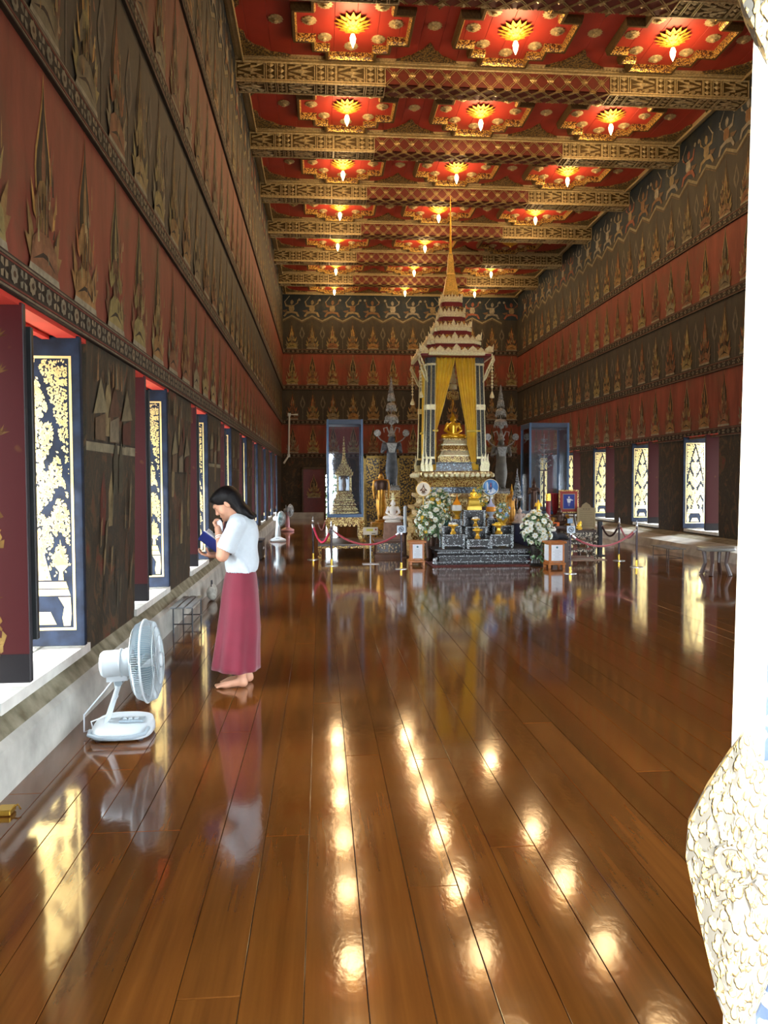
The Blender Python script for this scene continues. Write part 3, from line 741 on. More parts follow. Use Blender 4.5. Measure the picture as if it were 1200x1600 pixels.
for bi in range(1, len(bays)):
    y0, y1 = bays[bi]; yc = (y0+y1)/2
    for ci, lx in enumerate(LX):
        cf = bpy.data.objects.new('coffer', None); COL.objects.link(cf); cf.parent = ceiling; cf.location = (lx, yc, ZC)
        link('star_frame', me_star, cf)
        for (rx, ry) in ((.78, 0), (-.78, 0), (.5, .5), (-.5, .5), (.5, -.5), (-.5, -.5), (0, .76), (0, -.76)):
            link('rosette', me_ros, cf, (rx, ry, 0))
        lit = not (ci == 2 and bi == 5)
        t = thing('lotus_ceiling_lamp', (lx, yc, ZC), 'gold lotus ceiling lamp in the %s row, %s%s' % (cols[ci], rowsn[bi-1], '' if lit else ', unlit'), 'ceiling lamp', 'lotus lamps in the ceiling coffers')
        link('lotus', me_lotus, t)
        if lit:
            link('bulb', me_bulb, t, (0, 0, -.2))
            lo = bpy.data.objects.new('lamp_light', lamp_l); COL.objects.link(lo); lo.parent = t; lo.location = (0, 0, -.5)
# carved beams
def carved_panel(L, Hh):
    "x along the beam, z up, relief towards -y"
    mb = MB(); mb.bx(0, L, 0, .03, 0, Hh, 1)
    f = .022
    for a in ((0, L, 0, f), (0, L, Hh-f, Hh)): mb.bx(a[0], a[1], -.03, 0, a[2], a[3], 0)
    for x in (0, L-f, L*.56, L*.60, L*.78, L*.82): mb.bx(x, x+f*.8, -.026, 0, f, Hh-f, 0)
    zc = Hh/2
    for x0, x1 in ((.04, .54),):
        for s in (-1, 1):
            for j in range(4):
                a = (x0+(x1-x0)*j/4)*L; w = (x1-x0)*L/4
                z0 = zc+s*(.14*Hh+.1*Hh*(j % 2)); 
                mb.loft([[(a, 0, z0-.03), (a, 0, z0+.03), (a+w*1.1, 0, z0+.012+s*.05*Hh), (a+w*1.1, 0, z0-.012+s*.05*Hh)], [(a+.02, -.024, z0-.008), (a+.02, -.024, z0+.008), (a+w, -.02, z0+.003+s*.05*Hh), (a+w, -.02, z0-.003+s*.05*Hh)]])
                mb.loft([[(a, 0, zc+s*.36*Hh), (a+w*.5, 0, zc+s*.30*Hh), (a+w, 0, zc+s*.40*Hh), (a+w*.5, 0, zc+s*.43*Hh)], [(a+w*.3, -.022, zc+s*.355*Hh), (a+w*.5, -.022, zc+s*.345*Hh), (a+w*.7, -.022, zc+s*.38*Hh), (a+w*.5, -.022, zc+s*.39*Hh)]][::s])
        mb.loft([[(L*.06, 0, zc), (L*.3, 0, zc-.11*Hh), (L*.53, 0, zc), (L*.3, 0, zc+.11*Hh)], [(L*.15, -.03, zc), (L*.3, -.03, zc-.03*Hh), (L*.46, -.03, zc), (L*.3, -.03, zc+.03*Hh)]])
    for (x0, x1) in ((.62, .77), (.84, .97)):
        for j in range(3):
            z0 = Hh*(.1+.27*j); z1 = z0+.24*Hh; xm = (x0+x1)/2*L
            mb.loft([[(x0*L, 0, (z0+z1)/2), (xm, 0, z0), (x1*L, 0, (z0+z1)/2), (xm, 0, z1)], [(xm-.015, -.026, (z0+z1)/2), (xm, -.026, (z0+z1)/2-.015), (xm+.015, -.026, (z0+z1)/2), (xm, -.026, (z0+z1)/2+.015)]])
    return mb
M_PANG = mat('panel_ground', '52401f', .55, metal=.3, var=.35, scale=30)
GA = [M_GOLDP, M_PANG]
SPL = 2.24; sub = [SPL*.16+.72, .72*1.15, .72*1.15]
seg = [1.05, 1.0, .85]                         # the three carved panels of each beam end, wall to middle
me_cp = {L: carved_panel(L, .40).mesh('carved_panel', GA) for L in set(seg+[2.9/3])}
EW = 2.93; PL = EW/3
me_pf = carved_panel(PL, .40).mesh('carved_panel', GA)
me_pb = carved_panel(PL, BW).mesh('carved_panel', GA)
MW = 2*HX-2*EW
def lattice(Hh, top):
    mb = MB(); mb.bx(0, MW, 0, .02, 0, Hh, 1); s = .33; nn = int(MW/s); s = MW/nn; w = .018
    for i in range(nn*2+2):
        for d in (1, -1):
            x0 = (i-1)*s/1.0-(0 if d > 0 else 0)
            a = Vector((x0*.5, 0)); 
    for i in range(-2, nn*2+2):
        for d in (1, -1):
            x0 = i*s/2*2 if False else i*s; x1 = x0+d*Hh*s/ (s) * 1.0
            # a diagonal bar clipped to the beam's middle
            xa, za, xb, zb = x0, 0., x0+d*Hh, Hh
            t0, t1 = 0., 1.
            for lim, sg in ((0, 1), (MW, -1)):
                fa, fb = sg*(xa-lim), sg*(xb-lim)
                if fa < 0 and fb < 0: t0, t1 = 1, 0; break
                if fa < 0: t0 = max(t0, fa/(fa-fb))
                elif fb < 0: t1 = min(t1, fa/(fa-fb))
            if t1-t0 < .05: continue
            pa = (xa+(xb-xa)*t0, za+(zb-za)*t0); pb = (xa+(xb-xa)*t1, za+(zb-za)*t1)
            for o in (-w*1.3, w*1.3):
                q = [(pa[0]-w*.45+o, pa[1]), (pa[0]+w*.45+o, pa[1]), (pb[0]+w*.45+o, pb[1]), (pb[0]-w*.45+o, pb[1])]
                mb.prism(q if d > 0 else q, -.016, 0, 'y', 0)
    for i in range(nn*2+1):
        for j in range(3):
            if (i+j) % 2: continue
            x = i*s/2; z = Hh*(j/2.)
            r = .075
            if x < .05 or x > MW-.05: continue
            pts = [(x+r*math.cos(a), min(max(z+r*math.sin(a), 0), Hh)) for a in (0, math.pi/2, math.pi, 3*math.pi/2)]
            mb.loft([[(p[0], 0, p[1]) for p in pts], [(x+(p[0]-x)*.3, -.022, min(max(z+(p[1]-z)*.3, 0), Hh)) for p in pts]], 0)
    return mb.mesh('lattice_panel', [mat('lattice_gilt', 'b39a68', .4, metal=.55, var=.3, scale=30), M_LATR])
me_lf, me_lb = lattice(.40, 0), lattice(BW, 0)
for k in range(NB0, NB1+1):
    y = BY0+PER*k
    be = MB().bx(CL-.2, CR+.2, y+.04, y+BW-.02, BZ0+.03, ZC+.02).build('beam', mat('beam_core', '5a3a1c', .6, metal=.2), ceiling)
    for s in range(6):
        x = CL+PL*s if s < 3 else CR-PL*(6-s)
        fl = s >= 3
        a = link('carved_panel', me_pf, be, (x+(PL if fl else 0), y, BZ0)); a.scale = (-1 if fl else 1, 1, 1)
        b_ = link('carved_panel', me_pb, be, (x+(PL if fl else 0), y, BZ0)); b_.rotation_euler = (math.pi/2, 0, 0); b_.scale = (-1 if fl else 1, 1, -1)
    link('lattice_panel', me_lf, be, (CL+EW, y, BZ0)); o = link('lattice_panel', me_lb, be, (CL+EW, y, BZ0)); o.rotation_euler = (math.pi/2, 0, 0); o.scale = (1, 1, -1)
# ================================================================== ENTRANCE DOOR LEAF
M_DGILT = inlay('door_gilt', 'f0e2b8', '2c3a4e', scale=46, thr=.36, rough=.45, metal=.1, bumps=.3, dist=.004)
M_DCARV = inlay('door_carving', 'b89c62', '57544c', scale=110, thr=.52, rough=.6, metal=.1, bumps=.9, dist=.006, aspect=(1, 1, .55))
M_DPOST = mat('door_post', 'efe6cf', .5, var=.06, scale=12)
door = bpy.data.objects.new('door_1', None); COL.objects.link(door); door.location = (.527, .95, 0); door.rotation_euler = (0, math.radians(.9), math.radians(-43.6))
tag(door, 'sunlit white and gold entrance door leaf at the right edge', kind='structure')
MB().cbox(.012, .87, 0, .045, .02, 2.9, .004).build('leaf', M_DGILT, door)
mb = MB(); mb.cbox(-.014, .022, -.018, .05, .02, 2.9, .006); mb.bx(.12, .135, -.006, 0, .06, 2.86); mb.bx(.80, .83, -.006, 0, .06, 2.86); mb.build('astragal', M_DPOST, door)
op = [(0, -.25), (.022, -.2), (.05, -.1), (.07, -.02), (.068, .025), (.045, .08), (.022, .125), (.006, .155), (0, .175)]
def orn(zc, sc=1.):
    out = op+[(-x, z) for x, z in op[::-1] if x > 0]
    m2 = MB(); r0 = [(x*sc+.004, -.016, zc+z*sc) for x, z in out]; r1 = [(x*sc*.92+.004, -.034, zc+z*.95*sc) for x, z in out]; r2 = [(x*sc*.55+.004, -.046, zc+z*.6*sc) for x, z in out]; r3 = [(x*.1+.004, -.05, zc+z*.1) for x, z in out]
    m2.loft([r0, r1, r2, r3]); m2.ring((.004, -.05, zc), .022*sc, .005, 'y', 18, 6); m2.lathe([(.011, 0), (.008, .008), (.0, .012)], 10, M=TR(.004, -.048, zc) @ RX(math.pi/2))
    for i in range(12):
        a = i*math.pi/6; ca, sa = math.cos(a), math.sin(a); m2.tube([(.004+.026*ca, -.05, zc+.03*sa), (.004+.04*ca, -.046, zc+.055*sa), (.004+.048*ca+.008*sa, -.038, zc+.085*sa)], [.004, .005, .002], 5)
    for s in (-1, 1):
        for j in range(5): m2.tube([(.004+s*.006, -.05+.003*j, zc+s*.05-.04*j*1), (.004+s*.022, -.044+.003*j, zc-.06-.03*j), (.004+s*.008, -.04+.003*j, zc-.1-.03*j)], [.003, .004, .0015], 5)
    return m2.build('carved_boss', M_DCARV, door, 40)
orn(1.145); orn(2.43, 1.25)

# ================================================================== SHARED MATERIALS
GOLD = mat('bright_gold', 'eab53c', .28, metal=.5, var=.12, scale=10)
GOLDB = mat('statue_gold', 'ffc832', .25, metal=.4, var=.06, scale=5)
GOLDO = inlay('busabok_gilt', 'f2d67e', '9a7028', scale=20, thr=.52, rough=.35, metal=.3, bumps=.8, dist=.02, hi='fff0b8')
GOLDF = inlay('fine_gilt', 'ecc65a', '8a5a18', scale=36, thr=.52, rough=.35, metal=.3, bumps=.7, dist=.01, hi='fbe6a0')
PALEG = mat('pale_gilt', 'faecc0', .38, metal=.2, var=.22, scale=30, bumps=.4, bscale=60, bdist=.006)
GLASSM = inlay('mirror_mosaic', '9fb6c6', '14222f', scale=26, thr=.36, rough=.3, metal=.15, bumps=.3, dist=.006)
SLATE = inlay('mosaic_column', '6f746c', '2a2d2a', scale=60, thr=.35, rough=.5, metal=.1, bumps=.3, dist=.004)
ROOFR = mat('roof_red', '7d1d22', .5, var=.15, scale=8)
MOP = inlay('pearl_inlay', 'c9d4d6', '0b0b0d', scale=24, thr=.2, rough=.3, metal=.0, bumps=0, spec=.15)
MOPE = inlay('pearl_edge', 'd3dde0', '2a2e34', scale=60, thr=.52, rough=.4, metal=.0, bumps=0, spec=.2)
BLACKL = mat('black_lacquer', '0d0c0d', .25, var=.3, spec=.3)
SILV = mat('old_silver', '8f908d', .4, metal=.35, var=.45, scale=26, bumps=.6, bscale=60, bdist=.01)
SILVB = mat('dark_silver', '3c4148', .65, metal=.2, var=.3, scale=10, c2='5b6068')
BRONZE = mat('dark_bronze', '452d1f', .4, metal=.5, var=.3, scale=10)
BRONG = mat('bronze_gilt', 'a8782c', .35, metal=.7, var=.3, scale=12)
WHITEM = mat('white_marble', 'f3efe6', .35, var=.04)
PALEP = mat('pale_stone', 'c9b3a4', .45, var=.1)
CLOTH = mat('yellow_cloth', 'ffd034', .5, var=.16, scale=4, sheen=.3)
CLOTHG = mat('gold_tie', 'd9c04a', .5, metal=.2)
WOODO = mat('orange_wood', 'b06a2c', .4, var=.2, scale=12)
WOODD = mat('dark_wood', '3a2115', .4, var=.25, scale=10)
PAPER = mat('white_paper', 'e6edf2', .7, var=.02)
INK = mat('ink', '2a2c33', .7)
GREYINK = mat('grey_ink', '9aa3ab', .7)
MAROON_ROPE = mat('maroon_rope', '8e1022', .75, var=.15, scale=30, bumps=.5, bscale=90, sheen=.4)
BRASS = mat('brass', 'd8b04a', .25, metal=.9, var=.08)
POLE = mat('plum_pole', '2a1620', .25, metal=.3, var=.1)
STEEL = mat('brushed_steel', 'b8bcc0', .3, metal=.9, var=.06)
LEAFG = mat('leaf_green', '3f6a3c', .5, var=.35, scale=14, c2='6f9a62')
LEAFP = mat('leaf_pale', '86a87a', .5, var=.25, scale=14, c2='b4cfa6')
PETW = mat('petal_white', 'eef2e8', .55, var=.05)
PETY = mat('petal_yellow', 'e8c53a', .55, var=.1)
PETB = mat('petal_blue', '8fb2dd', .55, var=.1)
WHITEP = mat('white_plastic', 'bfc9cd', .35, var=.03)
GREYP = mat('grey_plastic', '93a2aa', .35, var=.05)
def glass(name, tint, fac=.10, dens=.12):
    m, nt, b = nodes_of(name); nt.nodes.remove(b); out = [n for n in nt.nodes if n.type == 'OUTPUT_MATERIAL'][0]
    tr = nt.nodes.new('ShaderNodeBsdfTransparent'); tr.inputs[0].default_value = tint
    gl = nt.nodes.new('ShaderNodeBsdfGlossy'); gl.inputs['Roughness'].default_value = .03; gl.inputs[0].default_value = (1, 1, 1, 1)
    df = nt.nodes.new('ShaderNodeBsdfDiffuse'); df.inputs[0].default_value = (.45, .6, .8, 1)
    fr = nt.nodes.new('ShaderNodeFresnel'); fr.inputs[0].default_value = 1.5
    m1 = nt.nodes.new('ShaderNodeMixShader'); m1.inputs[0].default_value = dens; nt.links.new(tr.outputs[0], m1.inputs[1]); nt.links.new(df.outputs[0], m1.inputs[2])
    m2 = nt.nodes.new('ShaderNodeMixShader'); nt.links.new(fr.outputs[0], m2.inputs[0]); nt.links.new(m1.outputs[0], m2.inputs[1]); nt.links.new(gl.outputs[0], m2.inputs[2])
    nt.links.new(m2.outputs[0], out.inputs[0]); return m
PANE = glass('case_glass', (.96, .98, 1, 1), dens=.025)
CASEF = mat('case_blue_frame', '3b5f86', .4, var=.12)
# ---- statue meshes
def seated_prims():
    P = [('e', (0, .02, .11), (.27, .19, .12)), ('c', (0, .02, .18), (0, .03, .50), .145, .17), ('e', (0, .01, .50), (.225, .13, .11)), ('c', (0, .02, .55), (0, .0, .68), .07, .055)]
    for s in (-1, 1):
        P += [('c', (s*.16, 0, .11), (s*.40, -.13, .085), .11, .085), ('c', (s*.40, -.14, .08), (-s*.10, -.25, .085), .08, .06), ('e', (-s*.16, -.25, .12), (.1, .045, .035)),
              ('c', (s*.22, .01, .55), (s*.30, .0, .34), .075, .058), ('c', (s*.30, -.01, .33), (s*.10, -.19, .19), .055, .04), ('e', (s*.04, -.21, .185), (.09, .06, .03)),
              ('c', (s*.105, -.0, .80), (s*.108, -.0, .70), .016, .022)]
    P += [('e', (0, -.02, .775), (.098, .105, .125)), ('e', (0, -.115, .765), (.017, .03, .03), None, .012), ('e', (0, .0, .89), (.055, .055, .05)), ('c', (0, 0, .92), (0, 0, 1.04), .026, .004)]
    return P
me_seat = sdf_obj('buddha_body', seated_prims(), .0125, GOLDB, k=.028, me_only=True)
def standing_prims(arms='down', w=1.0):
    P = [('c', (0, 0, .10), (0, 0, .46), .075, .085), ('e', (0, 0, .30), (.105, .065, .26)), ('c', (0, 0, .46), (0, .005, .70), .085, .085), ('e', (0, 0, .72), (.115, .06, .06)), ('e', (0, .0, .79), (.13, .05, .035)),
         ('c', (0, 0, .80), (0, -.005, .86), .032, .03), ('e', (0, -.008, .895), (.045, .05, .06)), ('e', (0, 0, .955), (.026, .026, .025)), ('c', (0, 0, .96), (0, 0, 1.03), .013, .003)]
    for s in (-1, 1):
        P += [('c', (s*.045, 0, .09), (s*.045, 0, .03), .03, .026), ('e', (s*.045, -.03, .016), (.028, .06, .016)), ('c', (s*.13, 0, .785), (s*.155, .01, .64), .036, .03), ('c', (s*.05, 0, .88), (s*.051, 0, .83), .008, .01)]
        if arms == 'down': P += [('c', (s*.155, .01, .64), (s*.145, -.02, .49), .028, .02), ('e', (s*.143, -.025, .45), (.015, .025, .04))]
        else: P += [('c', (s*.155, .01, .64), (s*.125, -.13, .665), .027, .02), ('e', (s*.122, -.155, .70), (.028, .012, .045))]
    return P
me_down = sdf_obj('standing_body', standing_prims('down'), .010, BRONG, k=.02, me_only=True)
me_abha = sdf_obj('standing_body', standing_prims('fwd'), .010, SILVB, k=.02, me_only=True)
def with_mat(me, m):
    c = me.copy(); c.materials.clear(); c.materials.append(m); return c
RD = redent(.13)
SQ = [(1, -1), (1, 1), (-1, 1), (-1, -1)]
def tiers(mb, prof, c=(0, 0, 0), out=None, mi=0): return mb.plan(out or RD, prof, c, mi)

# ================================================================== THE GREAT THRONE (busabok)
YF1 = 17.25
a, b = at(654, 553, YF1), at(774, 553, YF1)
HR = (b.x-a.x)/2; BX, BYc = (a.x+b.x)/2, YF1+HR
throne = thing('throne_pavilion', (BX, BYc, 0), 'tall gilded throne pavilion with tiered spire roof in the middle of the hall', 'shrine')
def zpx(y, Y): return at(712, y, Y).z
def hw(px, Y): return px*Y/FPX
ZB = zpx(722, YF1+.15)                     # floor of the pavilion
def base(name, prof, m, out=None): return MB().plan(out or RD, prof).build(name, m, throne)
z = lambda y: zpx(y, YF1)
base('base_tier', [(1.06, 0), (1.06, .16), (1.0, .2), (1.0, .3), (1.04, .36), (1.04, .44)], GOLDO)
base('base_tier', [(1.0, .44), (.94, .5), (.94, .62), (1.0, .68), (1.0, .76)], GOLDO)
base('base_tier', [(.93, .76), (.86, .82), (.86, .92), (.95, .98), (.95, 1.04)], GOLDF)
base('base_tier', [(.82, 1.04), (.76, 1.1), (.76, 1.2), (.86, 1.26), (.86, z(771))], GOLDO)
base('inlay_tier', [(.66, z(771)), (.66, z(761))], GLASSM)
base('base_tier', [(.78, z(761)), (.74, z(759)), (.72, z(754)), (.74, z(751)), (.78, z(749))], GOLDF)
base('lotus_tier', [(.74, z(749)), (.83, z(746)), (.86, z(742)), (.86, z(738)), (.80, z(736))], GOLDO)
base('inlay_tier', [(.60, z(736)), (.60, z(724)), (.63, z(723)), (.63, ZB)], GLASSM, SQ)
mb = MB()                                   # row of round lotus bosses on the lotus tier
for s in range(4):
    for i in range(13):
        mb.lathe([(.05, 0), (.05, .02), (.03, .045), (0, .05)], 8, M=RZ(s*math.pi/2) @ TR((i-6)*.118, -.845, z(742.5)) @ RX(math.pi/2))
tag(mb.build('lotus_boss_row', PALEG, throne, True), kind='stuff')
# corner flames of the base
mbk = MB()
fl = [(0, 0), (.075, 0), (.085, .08), (.05, .17), (.06, .25), (.015, .42), (.01, .26), (-.02, .16)]
mbk.prism(fl, -.02, .02, 'y'); mbk.prism([(u*.6+.012, v*.6) for u, v in fl], -.032, .032, 'y')
me_fl = mbk.mesh('corner_flame', PALEG)
for sx in (-1, 1):
    for sy in (-1, 1):
        for j, (dx, dy) in enumerate(((.78, .62), (.70, .70), (.62, .78))):
            o = link('corner_flame', me_fl, throne, (sx*dx, sy*dy, z(736))); o.scale = (-sx*1.0, 1, .95+.1*(j == 1))
# columns: clusters of three slim mosaic shafts at each corner
ZR = zpx(553, YF1)
for sx in (-1, 1):
    for sy in (-1, 1):
        for j, (dx, dy) in enumerate(((.63, .63), (.53, .66), (.66, .53))):
            mb = MB(); b0, t0 = .055, .045
            r = []
            for zz, w_, kx in ((ZB-.05, .07, 1.03), (ZB+.05, .06, 1.025), (ZB+.1, .048, 1.02), (ZR-.2, .040, .95), (ZR-.12, .05, .95), (ZR+.05, .05, .95)):
                r.append([(sx*dx*kx+u*w_, sy*dy*kx+v*w_, zz) for u, v in SQ])
            mb.loft(r); c = mb.build('column', SLATE, throne)
            m2 = MB()
            for zz, kx in ((ZB+.1, 1.02), (ZR-.2, .95)): m2.box((sx*dx*kx, sy*dy*kx, zz), (.115, .115, .05))
            for zz in (ZB+1.25, ): m2.box((sx*dx*.985, sy*dy*.985, zz), (.12, .12, .12))
            for u, v in SQ: m2.tube([(sx*dx*1.02+u*.047, sy*dy*1.02+v*.047, ZB+.1), (sx*dx*.95+u*.040, sy*dy*.95+v*.040, ZR-.2)], .008, 4)
            m2.build('gilt_trim', PALEG, c)
# roof tiers
TI = [(60.4, 553, 541), (43.5, 535, 523), (30, 514.7, 503), (21, 493, 482), (17, 470, 461)]
zs = []
for hp, y0, y1 in TI:
    Y = BYc-.0; h = hp*YF1/FPX
    for _ in range(3): Yf = BYc-h; h = hp*Yf/FPX
    zs.append((h, zpx(y0, BYc-h), zpx(y1, BYc-h)))
def antefix_row(mb, h, zb, zt, n):
    t = zt-zb
    for s in range(4):
        for i in range(n):
            x = (i-(n-1)/2)*(2*h*.86/(n-1)); big = 1.35 if i == n//2 else (1.0 if i % 2 == 0 else .75)
            w_ = h*.10*(1.15 if i % 2 == 0 else .8); hh = t*big
            mb.loft([[(x-w_, -h*.95, zb), (x+w_, -h*.95, zb), (x+w_*.9, -h*.95, zb+hh*.45), (x, -h*.93, zb+hh), (x-w_*.9, -h*.95, zb+hh*.45)], [(x-w_, -h*.90, zb), (x+w_, -h*.90, zb), (x+w_*.9, -h*.9, zb+hh*.45), (x, -h*.9, zb+hh), (x-w_*.9, -h*.90, zb+hh*.45)]], M=RZ(s*math.pi/2))
        for e in (-1, 1):
            xx = e*h*.93; mb.tube([(xx, -h*.93, zb), (xx+e*h*.02, -h*.95, zb+t*.6), (xx+e*h*.045, -h*.975, zb+t*1.25)], [h*.035, h*.03, .004], 5, M=RZ(s*math.pi/2))
for i, (h, z0, z1) in enumerate(zs):
    zn = zs[i+1][1] if i < 4 else z1+.12
    hn = zs[i+1][0] if i < 4 else .16
    rt = MB().plan(RD, [(h*.9, z0-.03), (h, z0-.02), (h, z0+.05), (h*.94, z0+.06), (h*.94, z0+.1)]).build('roof_tier', PALEG, throne)
    MB().plan(RD, [(h*.88, z0+.08), (hn*1.12, z0+(zn-z0)*.62), (hn*1.05, z0+(zn-z0)*.62)]).build('roof_slope', inlay('roof_slope', 'a8843f', '4a2a17', scale=26, thr=.5, rough=.45, metal=.5, bumps=.5), rt)
    MB().plan(RD, [(hn*1.0, z0+(zn-z0)*.55), (hn*.95, zn+.02)]).build('red_neck', ROOFR, rt)
    mb = MB(); antefix_row(mb, h, z0+.06, z1+.03, 9 if i < 3 else 7); mb.build('antefix_row', PALEG, rt)
MB().plan(SQ, [(.62, ZR-.05), (.80, ZR-.03), (.80, ZR+.02)]).build('ceiling_board', ROOFR, throne)
zz = zs[-1][2]+.05
def q(y): return zpx(y, BYc)
sp = MB().plan(RD, [(.165, zz-.1), (.17, q(458)), (.15, q(452)), (.10, q(434)), (.095, q(432)), (.11, q(431)), (.085, q(428)), (.085, q(424)), (.065, q(412)), (.072, q(411)), (.055, q(403)), (.05, q(400)), (.055, q(398)), (.03, q(396))]).build('bell_spire', mat('spire_gilt', 'd6b057', .4, metal=.35, var=.3, scale=40, bumps=.6, bscale=80, bdist=.01), throne)
pr = []
yy = 396.
while yy > 345: pr += [(.033*(yy-305)/90+.006, q(yy)), (.022*(yy-305)/90+.006, q(yy-2.5))]; yy -= 5
pr += [(.017, q(344)), (.012, q(330)), (.018, q(328)), (.009, q(325)), (.006, q(312)), (.001, q(304))]
MB().lathe(pr, 10).build('needle', GOLD, throne, True)
# naga brackets and hanging tassels at the corners
def bracket(mb, sx, sy):
    for ax in (0, 1):
        p = [(.63, .63), (.70, .66), (.76, .70), (.86, .80), (.84, .84)]
        zz = [ZR-.62, ZR-.5, ZR-.36, ZR-.12, ZR-.02]
        mb.tube([(sx*(x if ax == 0 else y), sy*(y if ax == 0 else x), h) for (x, y), h in zip(p, zz)], [.008, .022, .018, .022, .008], 6)
        mb.tube([(sx*.68, sy*.68, ZR-.42), (sx*.76, sy*.76, ZR-.34), (sx*.75, sy*.75, ZR-.22)], [.012, .014, .004], 5)
for sx in (-1, 1):
    for sy in (-1, 1):
        mb = MB(); bracket(mb, sx, sy); mb.build('corner_bracket', PALEG, throne, True)
        mb = MB(); t = ZR-.03; mb.tube([(sx*HR*.93, sy*HR*.93, t), (sx*HR*.93, sy*HR*.93, t-.85)], .008, 5)
        for i in range(8): mb.lathe([(.01, 0), (.026, -.02), (.026, -.035), (.01, -.05)], 8, (sx*HR*.93, sy*HR*.93, t-.18-.07*i))
        mb.lathe([(.015, 0), (.03, -.05), (.05, -.1), (.052, -.14), (.02, -.15)], 10, (sx*HR*.93, sy*HR*.93, t-.80))
        mb.build('hanging_tassel', PALEG, throne, True)
# ---- curtains
def curtain(name, label, edges, nf, amp, M, tie):
    "edges(t) -> (x_left, x_right, fold depth scale), t runs from the top to the hem"
    o = thing(name, (BX, BYc, 0), label, 'curtain', 'yellow throne curtains'); mb = MB(M); ns, nt_ = nf*8, 30; rings = []
    for j in range(nt_+1):
        t = j/nt_; xl, xr, ds, zz = edges(t); fr = []; bk = []
        for i in range(ns+1):
            s = i/ns; x = xl+(xr-xl)*s; y = amp*ds*math.sin(2*math.pi*nf*s+.6*math.sin(3*t))+.25*amp*ds*math.sin(2*math.pi*nf*2.3*s+2*t)
            fr.append((x, y, zz)); bk.append((x, y+.012, zz))
        rings.append(fr+bk[::-1])
    mb.loft(rings); mb.build('drape', CLOTH, o, 'all')
    m2 = MB(M); xl, xr, zz = tie; m2.cbox(xl, xr, -.075, .07, zz-.025, zz+.025, .01); m2.build('tie_band', CLOTHG, o)
YC = YF1+.24-BYc                           # curtain plane relative to the throne
ZT, ZTIE, ZH = ZR-.02, zpx(673, YF1+.24), zpx(735, YF1+.24)
def X(px, y=650): return at(px, y, YF1+.24).x-BX
def e_left(t):
    zz = ZT+(ZH-ZT)*t; tt = (ZT-ZTIE)/(ZT-ZH)
    if t < tt: u = t/tt; xi = X(712)+(X(682.5)-X(712))*(u**1.12); return X(678), xi, 1-.45*u, zz
    u = (t-tt)/(1-tt); return X(676), X(682.5)-.02*u, .55, zz
def e_right(t):
    zz = ZT+(ZH-ZT)*t; tt = (ZT-ZTIE)/(ZT-ZH)
    if t < tt: u = t/tt; xi = X(711)+(X(729)-X(711))*(u**1.15); return xi, X(748), 1-.35*u, zz
    u = (t-tt)/(1-tt); return X(729)+.02*math.sin(u*3)+.22*max(0, u-.35), X(748), .7, zz
curtain('throne_curtain', 'yellow curtain tied back on the left of the golden Buddha', e_left, 5, .035, TR(0, YC, 0), (X(676)-.02, X(683.5)+.01, ZTIE))
curtain('throne_curtain', 'yellow curtain gathered on the right of the golden Buddha', e_right, 7, .035, TR(0, YC, 0), (X(729)-.01, X(749)+.02, ZTIE-.01))
curtain('throne_curtain', 'yellow curtain covering the left side of the throne pavilion', lambda t: (-.56, .50, .9-.35*math.sin(math.pi*min(1, t*1.4)), ZT+(ZH-ZT)*t), 7, .04, TR(-.60, 0, 0) @ RZ(-math.pi/2), (-.58, .52, ZTIE))
# ---- the principal image on its pedestal, with a small canopy above
YI = BYc-.05
def Xi(px, y=680): return at(px, y, YI).x
zi = lambda y: zpx(y, YI)
bp = thing('buddha_pedestal', (Xi(709), YI, ZB), 'tiered white and gold pedestal under the golden Buddha', 'pedestal')
mb = MB(); s = YI/FPX; zb0 = ZB
for i, (p0, p1, h0, h1, m) in enumerate(((29, 29, 0, .14, 0), (26.5, 26.5, .14, .17, 1), (25, 22, .17, .27, 1), (24, 24, .27, .30, 0), (22, 20, .30, .40, 0), (22.5, 22.5, .40, .43, 1), (20, 18, .43, .52, 1), (20.5, 21, .52, .56, 0))):
    o = MB().plan(redent(.1), [(p0*s, h0), (p1*s, h1)]).build('pedestal_tier', PALEG if m else GOLDF, bp)
bd = thing('buddha_statue', (Xi(708), YI, ZB+.56), 'large shiny golden Buddha seated in meditation between yellow curtains', 'statue')
bb = link('body', me_seat, bd); k_ = (zi(646)-(ZB+.56))/.98; bb.scale = (k_*1.0, k_, k_)
cn = thing('tiered_canopy', (Xi(708.5), YI+.12, ZB+.56), 'small golden canopy on a pole above the golden Buddha', 'canopy')
MB().tube([(0, .1, 0), (0, .1, zi(640)-ZB-.56), (0, -.05, zi(632)-ZB-.56), (0, -.05, zi(570)-ZB-.56)], .012, 6).build('pole', GOLD, cn)
for i, (yy, rr) in enumerate(((624, 9.5), (608, 6.5), (598, 5), (590, 3.5), (583, 2.2))):
    h = 12*s if i == 0 else 7*s
    MB().lathe([(rr*s, 0), (rr*s*.98, h), (rr*s*.5, h+.03)], 16, (0, -.05, zi(yy)-ZB-.56)).build('canopy_tier', GOLDF if i == 0 else PALEG, cn)
